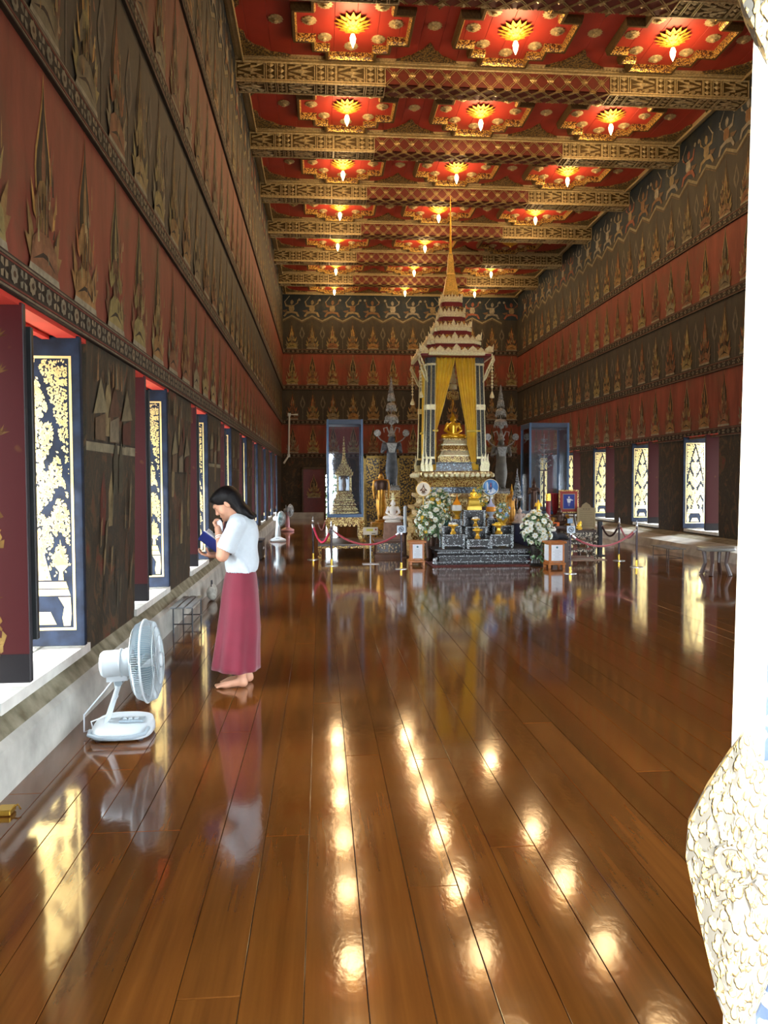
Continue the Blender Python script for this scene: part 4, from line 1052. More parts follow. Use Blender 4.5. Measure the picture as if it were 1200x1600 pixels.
# ================================================================== LEFT OF THE THRONE
def WX(px, y, Y): return at(px, y, Y).x
def WZ(y, Y): return at(600, y, Y).z
def shrine_small(root, wd, zb, zt, mg, m2):
    "miniature spired shrine, width wd, from zb to zt"
    Hh = zt-zb; w = wd/2
    for i, (k, a, c) in enumerate(((1.0, 0, .05), (.9, .05, .11), (.8, .11, .17), (.7, .17, .23), (.6, .23, .29))):
        MB().plan(RD, [(w*k, zb+Hh*a), (w*k, zb+Hh*(a+.02)), (w*k*.86, zb+Hh*(a+.03)), (w*k*.86, zb+Hh*(c-.015)), (w*k*.97, zb+Hh*c)]).build('base_tier', mg, root)
    for sx in (-1, 1):
        for sy in (-1, 1): MB().box((sx*w*.46, sy*w*.46, zb+Hh*.39), (w*.1, w*.1, Hh*.2)).build('column', mg, root)
    MB().box((0, w*.3, zb+Hh*.385), (w*.75, .02, Hh*.18)).build('back_panel', mat('silvery_panel', 'c8d0da', .3, metal=.4), root)
    for i in range(5):
        k = .62*(1-.17*i); a = .49+.033*i
        t = MB().plan(RD, [(w*k, zb+Hh*a), (w*k*1.02, zb+Hh*(a+.008)), (w*k*.85, zb+Hh*(a+.035))]).build('roof_tier', mg, root)
        mb = MB()
        for s in range(4):
            for j in range(7):
                x = (j-3)*w*k*.3; mb.loft([[(x-w*.06, -w*k, zb+Hh*a), (x+w*.06, -w*k, zb+Hh*a), (x, -w*k*1.05, zb+Hh*(a+.05))], [(x-w*.06, -w*k*.9, zb+Hh*a), (x+w*.06, -w*k*.9, zb+Hh*a), (x, -w*k*.95, zb+Hh*(a+.05))]], M=RZ(s*math.pi/2))
        mb.build('antefix_row', mg, t)
    pr = [(w*.16, zb+Hh*.66), (w*.17, zb+Hh*.69), (w*.1, zb+Hh*.75)]
    for i in range(7):
        f = .75+.033*i; pr += [(w*(.15-.016*i), zb+Hh*f), (w*(.07-.007*i), zb+Hh*(f+.018))]
    pr += [(.006, zt)]
    MB().lathe(pr, 10).build('spire', mg, root)
def glass_case(nm, label, x0, x1, y0, y1, z0, z1, Y):
    o = thing(nm, ((x0+x1)/2, Y, z0), label, 'display case'); w, d, h = (x1-x0)/2, (y1-y0)/2, z1-z0; e = .022
    o.location.y = (y0+y1)/2
    for sx in (-1, 1):
        for sy in (-1, 1): MB().cbox(sx*w-e, sx*w+e, sy*d-e, sy*d+e, 0, h, .004).build('post', CASEF, o)
    MB().cbox(-w-.02, w+.02, -d-.02, d+.02, h-.11, h, .008).build('top_panel', mat('case_top', '33445c', .45, var=.12), o)
    MB().cbox(-w-.02, w+.02, -d-.02, d+.02, -.04, .03, .008).build('base_panel', CASEF, o)
    for (a, b_) in (((-w, -d), (w, -d)), ((-w, d), (w, d))): MB().bx(a[0]+e, b_[0]-e, a[1]-.004, a[1]+.004, .03, h-.11).build('pane', PANE, o)
    for sx in (-1, 1): MB().bx(sx*w-.004, sx*w+.004, -d+e, d-e, .03, h-.11).build('pane', PANE, o)
    return o
def legged_table(nm, label, x0, x1, y0, y1, z0, z1, m, leg=.07, skirt=.12, curve=.04, cat='table', mtop=None):
    o = thing(nm, ((x0+x1)/2, (y0+y1)/2, z0), label, cat); w, d, h = (x1-x0)/2, (y1-y0)/2, z1-z0
    MB().cbox(-w, w, -d, d, h-.045, h, .008).build('top', mtop or m, o)
    mb = MB(); mb.bx(-w+.02, w-.02, -d+.015, -d+.03, h-.045-skirt*.6, h-.045); mb.bx(-w+.02, w-.02, d-.03, d-.015, h-.045-skirt*.6, h-.045)
    n_ = 7
    for i in range(n_):
        x = -w+.06+(2*w-.12)*(i+.5)/n_; q_ = (2*w-.12)/n_/2; mb.prism([(x-q_, h-.045-skirt*.6), (x-q_*.6, h-.045-skirt*.9), (x, h-.045-skirt), (x+q_*.6, h-.045-skirt*.9), (x+q_, h-.045-skirt*.6)], -d+.015, -d+.03, 'y')
    for sx in (-1, 1): mb.bx(sx*(w-.03)-.008, sx*(w-.03)+.008, -d+.02, d-.02, h-.045-skirt*.7, h-.045)
    mb.build('apron', m, o)
    for sx in (-1, 1):
        for sy in (-1, 1):
            l = MB(); L = leg/2
            l.loft([[(sx*(w-L+c)+u*k*L, sy*(d-L+c)+v*k*L, zz) for u, v in SQ] for zz, c, k in ((0, curve*.6, 1.1), (.03, curve*.8, 1.2), (h*.15, -.01, .75), (h*.5, .0, .8), (h*.75, curve*.5, 1.1), (h-.045, 0, 1.1))]); l.build('leg', m, o)
    return o
# low gold platform, gold table and the glass case with its miniature shrine
Yp = 16.35
legged_table('low_platform', 'low gold-edged platform under the glass case table', WX(497, 860, Yp), WX(584, 860, Yp), Yp, Yp+1.7, 0, WZ(849, Yp), inlay('low_gilt', 'b9974a', '4a3014', scale=40, thr=.5, metal=.5, bumps=.5, dist=.01), .07, .06, .0, 'platform', mat('dark_top', '3a2a1a', .3))
zp = WZ(849, Yp); Yt = 16.75
legged_table('gold_table', 'carved gold table with curved legs carrying the glass case', WX(511, 830, Yt), WX(568, 830, Yt), Yt, Yt+.82, zp, WZ(808, Yt), GOLDF, .10, .16, .05)
zt = WZ(808, Yt)
glass_case('glass_case', 'tall blue-framed glass case around the miniature gold shrine, left of the throne', WX(511, 730, Yt)+.02, WX(566, 730, Yt), Yt+.04, Yt+.79, zt+.04, WZ(655, Yt), Yt)
ms = thing('miniature_shrine', (WX(538, 800, Yt+.42), Yt+.42, zt+.075), 'miniature gold spired shrine inside the left glass case', 'shrine')
shrine_small(ms, .62, 0, WZ(682, Yt+.42)-zt-.075, GOLDF, None)
fg = thing('standing_figurine', (WX(538, 790, Yt+.42), Yt+.36, zt+.075+.29*(WZ(682, Yt+.42)-zt-.075)), 'tiny dark standing figure inside the miniature gold shrine', 'statue')
o = link('body', with_mat(me_abha, BRONZE), fg); o.scale = (.42, .42, .42)
# gold-lacquer cabinet behind
M_LACQ = inlay('gold_lacquer', 'a98a42', '2e2210', scale=22, thr=.5, rough=.4, metal=.55, bumps=.2, dist=.006)
def lacquer_screen(label, px0, px1, y0, y1, Y, split=None):
    x0, x1, z1 = WX(px0, 760, Y), WX(px1, 760, Y), WZ(y0, Y)
    o = thing('lacquer_cabinet', ((x0+x1)/2, Y+.25, 0), label, 'cabinet'); w = (x1-x0)/2
    MB().cbox(-w, w, -.2, .25, 0, z1, .01).build('body', M_LACQ, o)
    mb = MB(); 
    for x in [-w, w-.06]: mb.bx(x, x+.06, -.225, -.2, 0, z1)
    mb.bx(-w, w, -.225, -.2, z1-.07, z1); mb.bx(-w, w, -.225, -.2, z1*.36, z1*.36+.05); mb.build('frame', mat('old_gilt_frame', '8f7638', .45, metal=.5, var=.3, scale=20), o)
    for j in range(2):
        d = MB().cbox(-w+.07+j*(w-.07)+.005, -w+.07+(j+1)*(w-.07)-.005, -.222, -.2, z1*.36+.06, z1-.08, .004).build('door', M_LACQ, o)
lacquer_screen('gold and black lacquered cabinet behind the bronze standing Buddha', 569, 608, 712, 0, 20.6)
lacquer_screen('gold and black lacquered cabinet behind the white candle, beside the throne', 621, 652, 712, 0, 20.75)
# silver crowned statues under tiered umbrellas
def umbrella(root, zs_, rs_, m, pole0, hh=.16):
    MB().tube([(0, .06, pole0), (0, .06, zs_[-1]+.2)], .012, 6).build('umbrella_pole', m, root)
    for zz, r in zip(zs_, rs_):
        mb = MB(); mb.lathe([(r*1.0, 0), (r*.96, hh*.55), (r*.7, hh*.9), (.02, hh)], 14, (0, .06, zz), cap=True)
        for i in range(14):
            a = 2*math.pi*i/14; mb.tube([(r*math.cos(a), .06+r*math.sin(a), zz+.01), (r*1.02*math.cos(a), .06+r*1.02*math.sin(a), zz-.06)], [.014, .004], 4)
        mb.build('umbrella_tier', m, root)
def crowned(label, px, Y, yfoot, yhead, ylo, yhi, body, n=5, wide=1.0):
    x, z0 = WX(px, 740, Y), WZ(yfoot, Y)
    ped = thing('statue_pedestal', (x, Y, 0), 'gilt pedestal under the ' + label.split(',')[0], 'pedestal')
    MB().plan(RD, [(.22, 0), (.22, .2), (.19, .25), (.19, z0*.5), (.22, z0*.55), (.19, z0*.75), (.21, z0-.02), (.21, z0)]).build('plinth', GOLDF, ped)
    MB().plan(RD, [(.2, z0), (.2, z0+.05), (.17, z0+.08), (.19, z0+.12)]).build('footing', SILV, ped)
    st = thing('crowned_statue', (x, Y, z0+.12), label, 'statue'); h = WZ(yhead, Y)-z0-.12
    o = link('body', with_mat(me_abha, body), st); o.scale = (h*1.12*wide, h, h)
    MB().lathe([(.05*h, .92*h), (.075*h, .94*h), (.05*h, .99*h), (.055*h, 1.0*h), (.03*h, 1.06*h), (.032*h, 1.07*h), (.012*h, 1.14*h), (.003*h, 1.22*h)], 12).build('crown', SILV, st)
    mb = MB(); mb.loft([[(.09*h*wide*a*(.5+1.2*(zz-.6)*2.5), -.092*h, zz*h) for a in (-1, -.4, .4, 1)]+[(.09*h*wide*a*(.5+1.2*(zz-.6)*2.5), -.06*h, zz*h) for a in (1, .4, -.4, -1)] for zz in (.62, .7, .8)]); mb.build('chest_ornament', SILV, st)
    for sx in (-1, 1):
        mb = MB(); mb.tube([(sx*.1*h, 0, .8*h), (sx*.2*h, -.03, .86*h), (sx*.26*h, -.04, .92*h)], .012*h, 6)
        mb.lathe([(.0, -.006), (.062*h, -.006), (.066*h, 0), (.062*h, .006), (.0, .006)], 18, M=TR(sx*.27*h, -.05, .99*h) @ RX(math.pi/2)); mb.build('side_disc', SILV, st, True)
        MB().tube([(sx*.04*h, 0, .98*h), (sx*.09*h, -.02, 1.1*h), (sx*.15*h, -.03, 1.08*h), (sx*.14*h, -.03, 1.0*h)], [.012*h, .014*h, .012*h, .004*h], 6).build('plume', SILV, st)
    MB().lathe([(.0, -.006), (.05*h, -.006), (.055*h, 0), (.05*h, .006), (.0, .006)], 16, M=TR(0, -.02, 1.2*h) @ RX(math.pi/2)).build('top_disc', SILV, st, True)
    um = thing('tiered_umbrella', (x, Y, z0+.12), 'silver tiered umbrella above the ' + label.split(',')[0], 'umbrella')
    b0 = WZ(ylo, Y)-z0-.12; b1 = WZ(yhi, Y)-z0-.12
    umbrella(um, [b0+(b1-b0)*f for f in (0, .3, .56, .76, .92)][:n], [r*wide for r in (.17, .13, .09, .055, .03)][:n], SILV, 0)
crowned('dark crowned standing statue left of the throne, with silver discs', 612, 19.6, 766, 676, 657, 596, SILVB, 5, 1.0)
crowned('grey crowned standing statue right of the throne, with silver discs', 783, 19.2, 772, 682, 664, 608, mat('grey_silver', '5e5b54', .6, metal=.1, var=.3, scale=9), 5, 1.0)
# bronze standing Buddha on a low gilt table
Yb = 18.9
x, zf = WX(595.5, 780, Yb), WZ(812, Yb)
t = legged_table('statue_table', 'low carved table under the bronze standing Buddha', WX(580, 815, Yb), WX(612, 815, Yb), Yb-.25, Yb+.3, 0, zf-.06, BRONG, .07, .14, .03)
st = thing('standing_buddha', (x, Yb, zf-.06), 'bronze standing Buddha with a gilded robe before the lacquered cabinet', 'statue')
MB().lathe([(.16, 0), (.17, .03), (.13, .05), (.13, .06)], 16).build('lotus_base', BRONG, st, True)
h = WZ(735, Yb)-zf
o = link('body', with_mat(me_down, BRONG), st, (0, 0, .06)); o.scale = (h, h, h)
sh = MB(); sh.lathe([(.13*h, .60*h), (.145*h, .68*h), (.15*h, .74*h), (.13*h, .79*h), (.06*h, .81*h)], 16, (0, 0, .06), sy=.62); sh.build('shoulder_shawl', BRONZE, st, True)
MB().lathe([(.046*h, .87*h), (.05*h, .91*h), (.044*h, .95*h), (.026*h, .97*h), (.02*h, 1.0*h), (.003, 1.05*h)], 12, (0, .004, .06)).build('hair', BRONZE, st, True)
# white seated Buddha on a draped box over an inlaid low chest
Yw = 16.6
x = WX(614, 800, Yw); zc0, zc1 = WZ(841, Yw), WZ(816, Yw)
ch = thing('carved_chest', (x-.09, Yw, 0), 'low carved wooden chest under the white seated Buddha', 'chest')
mb = MB(); mb.plan(SQ, [(1, 0)]) if False else None
MB().loft([[(u*.33*k, v*.3*k, zz) for u, v in SQ] for zz, k in ((0, 1.0), (.06, 1.0), (.08, .92), (zc0-.07, .92), (zc0-.05, 1.03), (zc0, 1.03))]).build('body', mat('chest_wood', '6a4a34', .5, var=.2), ch)
MB().bx(-.27, .27, -.284, -.276, .10, zc0-.09).build('carved_panel', inlay('chest_carving', 'c7b28c', '241813', scale=22, thr=.42, metal=.1, bumps=.6), ch)
dr = thing('draped_box', (x, Yw, zc0), 'brown draped box under the white seated Buddha', 'box')
MB().loft([[(u*.20*k, v*.18*k, zz) for u, v in SQ] for zz, k in ((0, 1.05), (.1, 1.0), (zc1-zc0-.02, .95), (zc1-zc0, .92))]).build('drape', mat('drape_brown', '8a6a58', .8, var=.2, scale=12), dr)
wb = thing('white_buddha', (x, Yw, zc1), 'bright white seated Buddha left of the flower vase', 'statue')
MB().lathe([(.17, 0), (.19, .025), (.15, .05), (.16, .06)], 18, sy=.75).build('lotus_base', WHITEM, wb, True)
h = (WZ(777, Yw)-zc1-.06); o = link('body', with_mat(me_seat, WHITEM), wb, (0, 0, .06)); o.scale = (h*.95, h*.95, h*.95)
mb = MB(); mb.tube([(0, .12, .05), (0, .12, h*.95), (0, .02, h*1.0), (0, .02, h*1.12)], .006, 5)
for i in range(3): mb.lathe([(.05-.012*i, 0), (.045-.012*i, .03), (.01, .045)], 10, (0, .02, h*1.02+.05*i))
mb.build('little_umbrella', PALEG, wb)
cd = thing('candle', (WX(633, 820, 16.3), 16.3, 0), 'tall thick white candle beside the flower bouquet', 'candle')
zc = WZ(832, 16.3)
MB().lathe([(.09, 0), (.09, .02), (.03, .05), (.025, zc-.08), (.05, zc-.03), (.06, zc)], 14).build('stand', BRONZE, cd, True)
MB().lathe([(.034, zc), (.036, zc+.05), (.034, WZ(792, 16.3)), (.012, WZ(790, 16.3))], 14).build('wax', WHITEP, cd, True)
MB().tube([(0, 0, WZ(790, 16.3)), (0, 0, WZ(788.5, 16.3))], .005, 5).build('wick', INK, cd)

# ================================================================== BLACK PEARL-INLAID ALTAR SET
YA = 14.55
ax0, ax1 = WX(683, 870, YA), WX(829, 870, YA); zA = WZ(859.5, YA)
rug = thing('altar_carpet', ((ax0+ax1)/2, YA+.65, 0), 'thin dark red carpet under the black altar', 'carpet')
MB().cbox((ax0-ax1)/2-.12, (ax1-ax0)/2+.16, -.85, .95, 0, .018, .006).build('pile', mat('red_carpet', '55161e', .9, var=.2, scale=40, c2='7d4a44'), rug)
al = thing('altar_platform', ((ax0+ax1)/2, YA+.65, .018), 'long black altar platform inlaid with mother-of-pearl', 'altar')
w = (ax1-ax0)/2
MB().loft([[(u*w*k, v*.65*k, zz) for u, v in SQ] for zz, k in ((0, .98), (.05, .98), (.06, .95), (zA*.5, .95), (zA*.52, .99), (zA*.72, 1.0), (zA*.74, .97), (zA-.05, .97), (zA-.04, 1.06), (zA-.018, 1.06))]).build('body', MOP, al)
for zz in (.05, zA*.52, zA*.73, zA-.045): MB().bx(-w*.99, w*.99, -.655, -.645, zz-.008, zz+.008).build('pearl_strip', MOPE, al)
mb = MB()
for sx in (-1, 1): mb.tube([(sx*(w+.02), -.66, .02), (sx*(w+.06), -.70, .05), (sx*(w+.05), -.69, .10), (sx*(w), -.64, .13)], [.03, .045, .04, .02], 6)
mb.build('claw_feet', MOPE, al)
def stand(label, px0, px1, ytop, Y, ybot=None):
    "one inlaid altar table: frame legs, top slab, front panel"
    x0, x1, z1 = WX(px0, 840, Y), WX(px1, 840, Y), WZ(ytop, Y); z0 = zA
    o = thing('altar_stand', ((x0+x1)/2, Y+.2, z0), label, 'altar table', 'black pearl-inlaid altar stands'); w, h = (x1-x0)/2, z1-z0
    MB().cbox(-w, w, -.2, .2, h-.03, h, .005).build('top', BLACKL, o); MB().bx(-w+.005, w-.005, -.204, -.2, h-.026, h-.004).build('pearl_edge', MOPE, o)
    for sx in (-1, 1):
        for sy in (-1, 1): MB().cbox(sx*(w-.025)-.022, sx*(w-.025)+.022, sy*.17-.02, sy*.17+.02, 0, h-.03, .004).build('leg', MOPE, o)
    MB().bx(-w+.04, w-.04, -.178, -.168, max(h*.25, .06), h-.03).build('front_panel', MOP, o)
    MB().bx(-w+.04, w-.04, -.182, -.17, max(h*.22, .05)-.012, max(h*.22, .05)+.012).build('stretcher', MOPE, o)
    return o, x0, x1, z1
S = {}
S['fl'] = stand('black inlaid altar stand at the front left, under a gold tray', 691, 727, 836, YA+.1)
S['fc'] = stand('lowest black inlaid altar stand, at the front middle', 730, 766, 844, YA+.06)
S['fr'] = stand('black inlaid altar stand at the front right, under a gold tray', 766, 802, 836.5, YA+.1)
S['cm'] = stand('black inlaid altar stand in the middle, below the tallest one', 727, 762, 824, YA+.5)
S['ml'] = stand('black inlaid altar stand second from the left end', 691, 722, 822.5, YA+.52)
S['mr'] = stand('black inlaid altar stand at the back right corner', 776, 803, 822.5, YA+.52)
S['bl'] = stand('black inlaid altar stand carrying the orange lidded bowl', 704, 723, 812, YA+.95)
S['br'] = stand('black inlaid altar stand carrying the pale lidded bowl', 761, 781, 812, YA+.95)
S['cb'] = stand('tallest black inlaid altar stand, under the small gold Buddha', 724, 759, 798, YA+.95)
def phan(label, px, Y, zb, r, h, fill, name='footed_tray'):
    o = thing(name, (WX(px, 830, Y), Y, zb), label, 'tray', 'gold footed trays on the altar')
    MB().lathe([(r*.6, 0), (r*.55, h*.12), (r*.3, h*.3), (r*.28, h*.5), (r*.5, h*.68), (r, h*.78), (r*1.02, h*.9), (r*.95, h*.9), (r*.85, h*.82), (.01, h*.8)], 16).build('dish', GOLD, o, True)
    mb = MB(); rg = random.Random(px)
    for i in range(14):
        a = rg.uniform(0, 6.28); d = rg.uniform(0, r*.7); mb.lathe([(.0, 0), (.022, .008), (.026, .02), (.014, .034), (0, .036)], 7, (d*math.cos(a), d*math.sin(a), h*.82+rg.uniform(0, .02)))
    mb.build('offerings', fill, o)
phan('gold footed tray of pale petals on the front left altar stand', 708, YA+.28, S['fl'][3], .10, .20, PETW)
phan('gold footed tray with yellow flowers on the lowest altar stand', 746, YA+.24, S['fc'][3], .10, .20, PETY)
phan('gold footed tray heaped with yellow flowers on the front right altar stand', 779, YA+.28, S['fr'][3], .13, .21, PETY)
phan('gold footed tray in the shade of the tallest altar stand', 743, YA+.7, S['cm'][3], .09, .16, PETW)
def lidded(label, px, Y, zb, ztop, c1, c2, c3):
    o = thing('lidded_bowl', (WX(px, 800, Y), Y, zb), label, 'bowl'); H_ = ztop-zb; r = .10
    MB().lathe([(r*.75, 0), (r*.6, .03*H_), (r*.35, .10*H_), (r*.4, .16*H_), (r*.85, .24*H_), (r, .32*H_)], 16).build('footed_base', c1, o, True)
    MB().lathe([(r, .32*H_), (r*1.05, .36*H_), (r*1.02, .44*H_), (r*.9, .55*H_)], 16).build('band', c2, o, True)
    MB().lathe([(r*.9, .55*H_), (r*.75, .64*H_), (r*.4, .72*H_), (r*.25, .78*H_), (r*.12, .88*H_), (.004, H_)], 16).build('lid', c3, o, True)
OR = mat('orange_gold', 'e8931a', .4, metal=.2)
lidded('orange and white lidded bowl with pointed lid on the altar', 714, YA+1.15, S['bl'][3], WZ(772, YA+1.15), GOLD, mat('check_white', 'e8e6da', .4), OR)
lidded('pale lilac lidded bowl with pointed lid on the altar', 767, YA+1.15, S['br'][3], WZ(778, YA+1.15), mat('white_porcelain', 'cdd3de', .25), OR, mat('lilac', 'b9bfe0', .35))
sb = thing('small_buddha', (WX(740, 790, YA+1.15), YA+1.15, S['cb'][3]), 'small golden seated Buddha on a wide stepped base on the tallest altar stand', 'statue')
sc_ = (YA+1.15)/FPX
for p0, p1, y0, y1 in ((11.5, 11, 797, 792), (10.5, 8.5, 792, 787), (9, 8, 787, 783), (8, 6, 783, 780)):
    MB().plan(redent(.1), [(p0*sc_, WZ(y0+1, YA+1.15)-S['cb'][3]), (p1*sc_, WZ(y1, YA+1.15)-S['cb'][3])]).build('base_step', mat('matt_gold', 'd9b542', .4, metal=.45, var=.1), sb)
o = link('body', me_seat, sb, (0, 0, WZ(780, YA+1.15)-S['cb'][3])); k_ = 17*sc_; o.scale = (k_, k_, k_)
# ceremonial disc fans on poles
def disc_fan(label, px, py, r, Y, rim, face, emb):
    z1 = WZ(py, Y); o = thing('ceremonial_fan', (WX(px, py, Y), Y, 0), label, 'ceremonial fan'); R_ = r*Y/FPX
    MB().lathe([(0, -.012), (R_*.98, -.012), (R_, 0), (R_*.98, .012), (0, .012)], 28, M=TR(0, 0, z1) @ RX(math.pi/2)).build('disc', face, o, True)
    MB().ring((0, 0, z1), R_, .012, 'y', 30, 6).build('rim', rim, o, True)
    MB().tube([(0, .01, .05), (0, .01, z1-R_)], .014, 6).build('pole', rim, o)
    MB().lathe([(.14, 0), (.14, .03), (.05, .06), (.03, .1)], 14).build('foot', rim, o, True)
    mb = MB()
    for poly, c in emb: mb.flat([(u*R_, z1+v*R_) for u, v in poly], -.0145-.0008*emb.index((poly, c)), 'y', 0, c)
    mb.build('emblem', painted('emblem_paint', .5, fade=.1), o)
    return o
br = '6a4a2c'
E1 = [([(0, .75), (.14, .35), (0, .2), (-.14, .35)], br), ([(-.15, .3), (.15, .3), (.34, -.1), (.2, -.45), (-.2, -.45), (-.34, -.1)], br), ([(-.08, .22), (.08, .22), (.16, -.2), (-.16, -.2)], 'e2d4b4'), ([(0, .1), (.07, -.05), (0, -.2), (-.07, -.05)], '9a2a20'),
      ([(-.55, -.2), (-.3, .1), (-.34, -.35)], br), ([(.55, -.2), (.34, -.35), (.3, .1)], br), ([(-.45, -.5), (0, -.38), (.45, -.5), (0, -.6)], br), ([(-.3, -.62), (.3, -.62), (.2, -.7), (-.2, -.7)], br)]
disc_fan('round white ceremonial fan with a brown crest, left of the altar', 661.5, 764.5, 11, 15.75, mat('fan_rim_gold', 'c9a24a', .4, metal=.4), mat('fan_cream', 'eadfcb', .6), E1)
wh, bl = 'dfe8f0', '2f6aa8'
E2 = [([(-.75, .5), (-.5, .8), (-.25, .3), (-.4, -.7), (-.7, -.4)], '7fb0dc'), ([(.2, .85), (.6, .6), (.35, -.2)], '5a95cc'), ([(-.55, .55), (-.4, .7), (-.25, -.6), (-.45, -.5)], wh), ([(-.1, .55), (.12, .5), (.2, -.3), (-.2, -.3)], '3a4a78'), ([(0, .62), (.08, .4), (-.08, .4)], 'b04a58'), ([(-.06, .3), (.08, .3), (.05, .05), (-.05, .05)], 'c06a70'),
      ([(-.3, -.35), (.3, -.35), (.5, -.7), (0, -.92), (-.5, -.7)], wh), ([(.25, -.05), (.75, -.5), (.45, -.75), (.1, -.3)], 'c9dcec'), ([(-.12, -.4), (.12, -.4), (0, -.7)], '4a78b0')]
disc_fan('round blue and white ceremonial fan right of the altar', 766.5, 762, 12.3, 15.95, mat('fan_rim_pale', 'd8d4c0', .4), mat('fan_blue', '2f72b4', .5), E2)
# ---- flowers
rgf = random.Random(21)
def flower_mesh(m, c2):
    mb = MB(); petal_ring(mb, 7, .006, .05, .012, .02, .02); petal_ring(mb, 6, .006, .038, .016, .034, .017, tw=.4); petal_ring(mb, 4, .004, .022, .02, .04, .012); mb.lathe([(.012, 0), (.016, .012), (.0, .03)], 6, mi=1)
    return mb.mesh('flower_head', [m, c2])
FW, FY, FB = flower_mesh(PETW, PETY), flower_mesh(PETY, PETW), flower_mesh(PETB, PETW)
def leaf_cluster(mb, c, rad, n, s, rg, mats=2):
    for i in range(n):
        v = Vector((rg.gauss(0, 1), rg.gauss(0, 1), rg.gauss(0, 1))).normalized(); p = Vector(c)+Vector((v.x*rad[0], v.y*rad[1], v.z*rad[2]))*rg.uniform(.55, 1.0)
        d = (v+Vector((rg.gauss(0, .4), rg.gauss(0, .4), rg.gauss(-.1, .5)))).normalized(); sd = d.cross(Vector((0, 0, 1))+Vector((rg.gauss(0, .2),)*3)).normalized(); nn = d.cross(sd); L = s*rg.uniform(.7, 1.3)
        mb.add([p, p+d*L*.5+sd*L*.24, p+d*L+nn*L*.1, p+d*L*.5-sd*L*.24, p+d*L*.5+nn*L*.08], [(0, 1, 4), (1, 2, 4), (2, 3, 4), (3, 0, 4)], rg.randrange(mats))
def bouquet(o, c, rad, nleaf, nfl, heads, fs=1.0, ls=.11):
    mb = MB(); leaf_cluster(mb, c, rad, nleaf, ls, rgf); tag(mb.build('foliage', [LEAFG, LEAFP], o), kind='stuff')
    for i in range(nfl):
        a = i*2.39996; t = (i+.5)/nfl; zz = 1-1.75*t; r = math.sqrt(max(0, 1-zz*zz))
        d = Vector((r*math.cos(a), -abs(r*math.sin(a))*.9-.1 if i % 3 else r*math.sin(a), zz))
        p = Vector(c)+Vector((d.x*rad[0], d.y*rad[1], d.z*rad[2]))*rgf.uniform(.9, 1.12)
        f = link('flower_head', heads[i % len(heads)], o, p); f.rotation_euler = Vector((d.x, d.y, d.z+.15)).to_track_quat('Z', 'Y').to_euler(); k = fs*rgf.uniform(.8, 1.25); f.scale = (k, k, k)
Yv = 15.35
v1 = thing('flower_arrangement', (WX(672, 840, Yv), Yv, 0), 'large bouquet of white flowers and pale leaves left of the altar', 'flowers')
zc = WZ(815, Yv)
MB().lathe([(.12, 0), (.13, .03), (.07, .08), (.1, .3), (.13, zc-.35), (.10, zc-.28)], 16).build('vase', BRONZE, v1, True)
bouquet(v1, (0, 0, zc), (.27, .24, .36), 420, 46, [FW, FW, FW, FW, FW, FW, FY], 1.15)
v1b = thing('flower_arrangement', (WX(684, 800, 16.0), 16.0, 0), 'cloud of white flowers behind the white ceremonial fan', 'flowers')
zc = WZ(789, 16.0); MB().lathe([(.11, 0), (.12, .03), (.06, .08), (.09, zc-.5), (.12, zc-.28), (.1, zc-.24)], 14).build('vase', BRONZE, v1b, True)
bouquet(v1b, (0, 0, zc), (.26, .2, .30), 260, 40, [FW, FW, FW, FW, FY], 1.1)
Yv = 14.38
v2 = thing('flower_arrangement', (WX(838, 870, Yv), Yv, 0), 'tall dark vase of white roses and green leaves right of the altar', 'flowers')
zc = WZ(828, Yv)
MB().lathe([(.13, 0), (.14, .02), (.07, .05), (.06, .12), (.11, .25), (.125, .38), (.085, WZ(850, Yv)), (.10, WZ(848, Yv)), (.07, WZ(850, Yv))], 18).build('vase', mat('dark_vase', '2e2a26', .35, metal=.4), v2, True)
bouquet(v2, (0, 0, zc), (.25, .22, .29), 380, 36, [FW], 1.35)
mb = MB(); leaf_cluster(mb, (.04, -.02, WZ(862, Yv)), (.12, .1, .22), 110, .1, rgf); tag(mb.build('trailing_leaves', [LEAFG, LEAFP], v2), kind='stuff')
v3 = thing('flower_arrangement', (WX(785, 810, YA+.72), YA+.72, S['mr'][3]), 'cone of leaves with white and blue flowers in a gold bowl on the altar', 'flowers')
MB().lathe([(.08, 0), (.06, .03), (.09, .08), (.12, .13), (.11, .13)], 16).build('bowl', GOLD, v3, True)
bouquet(v3, (0, 0, .26), (.13, .12, .17), 150, 16, [FW, FB], .75, .07)
v4 = thing('flower_arrangement', (WX(753, 790, 16.05), 16.05, 0), 'white roses rising behind the small golden Buddha', 'flowers')
zc = WZ(778, 16.05); MB().lathe([(.1, 0), (.05, .05), (.08, zc-.4), (.1, zc-.2)], 12).build('vase', BRONZE, v4, True)
bouquet(v4, (0, 0, zc), (.17, .12, .2), 120, 16, [FW, FY], 1.2)
v5 = thing('flower_arrangement', (WX(696, 810, YA+.75), YA+.75, S['ml'][3]), 'small pot of white flowers on the second altar stand from the left', 'flowers')
MB().lathe([(.05, 0), (.06, .05), (.075, .1)], 12).build('pot', mat('teal_pot', '2e5a50', .35), v5, True); bouquet(v5, (0, 0, .14), (.1, .09, .06), 60, 10, [FW], .8, .06)
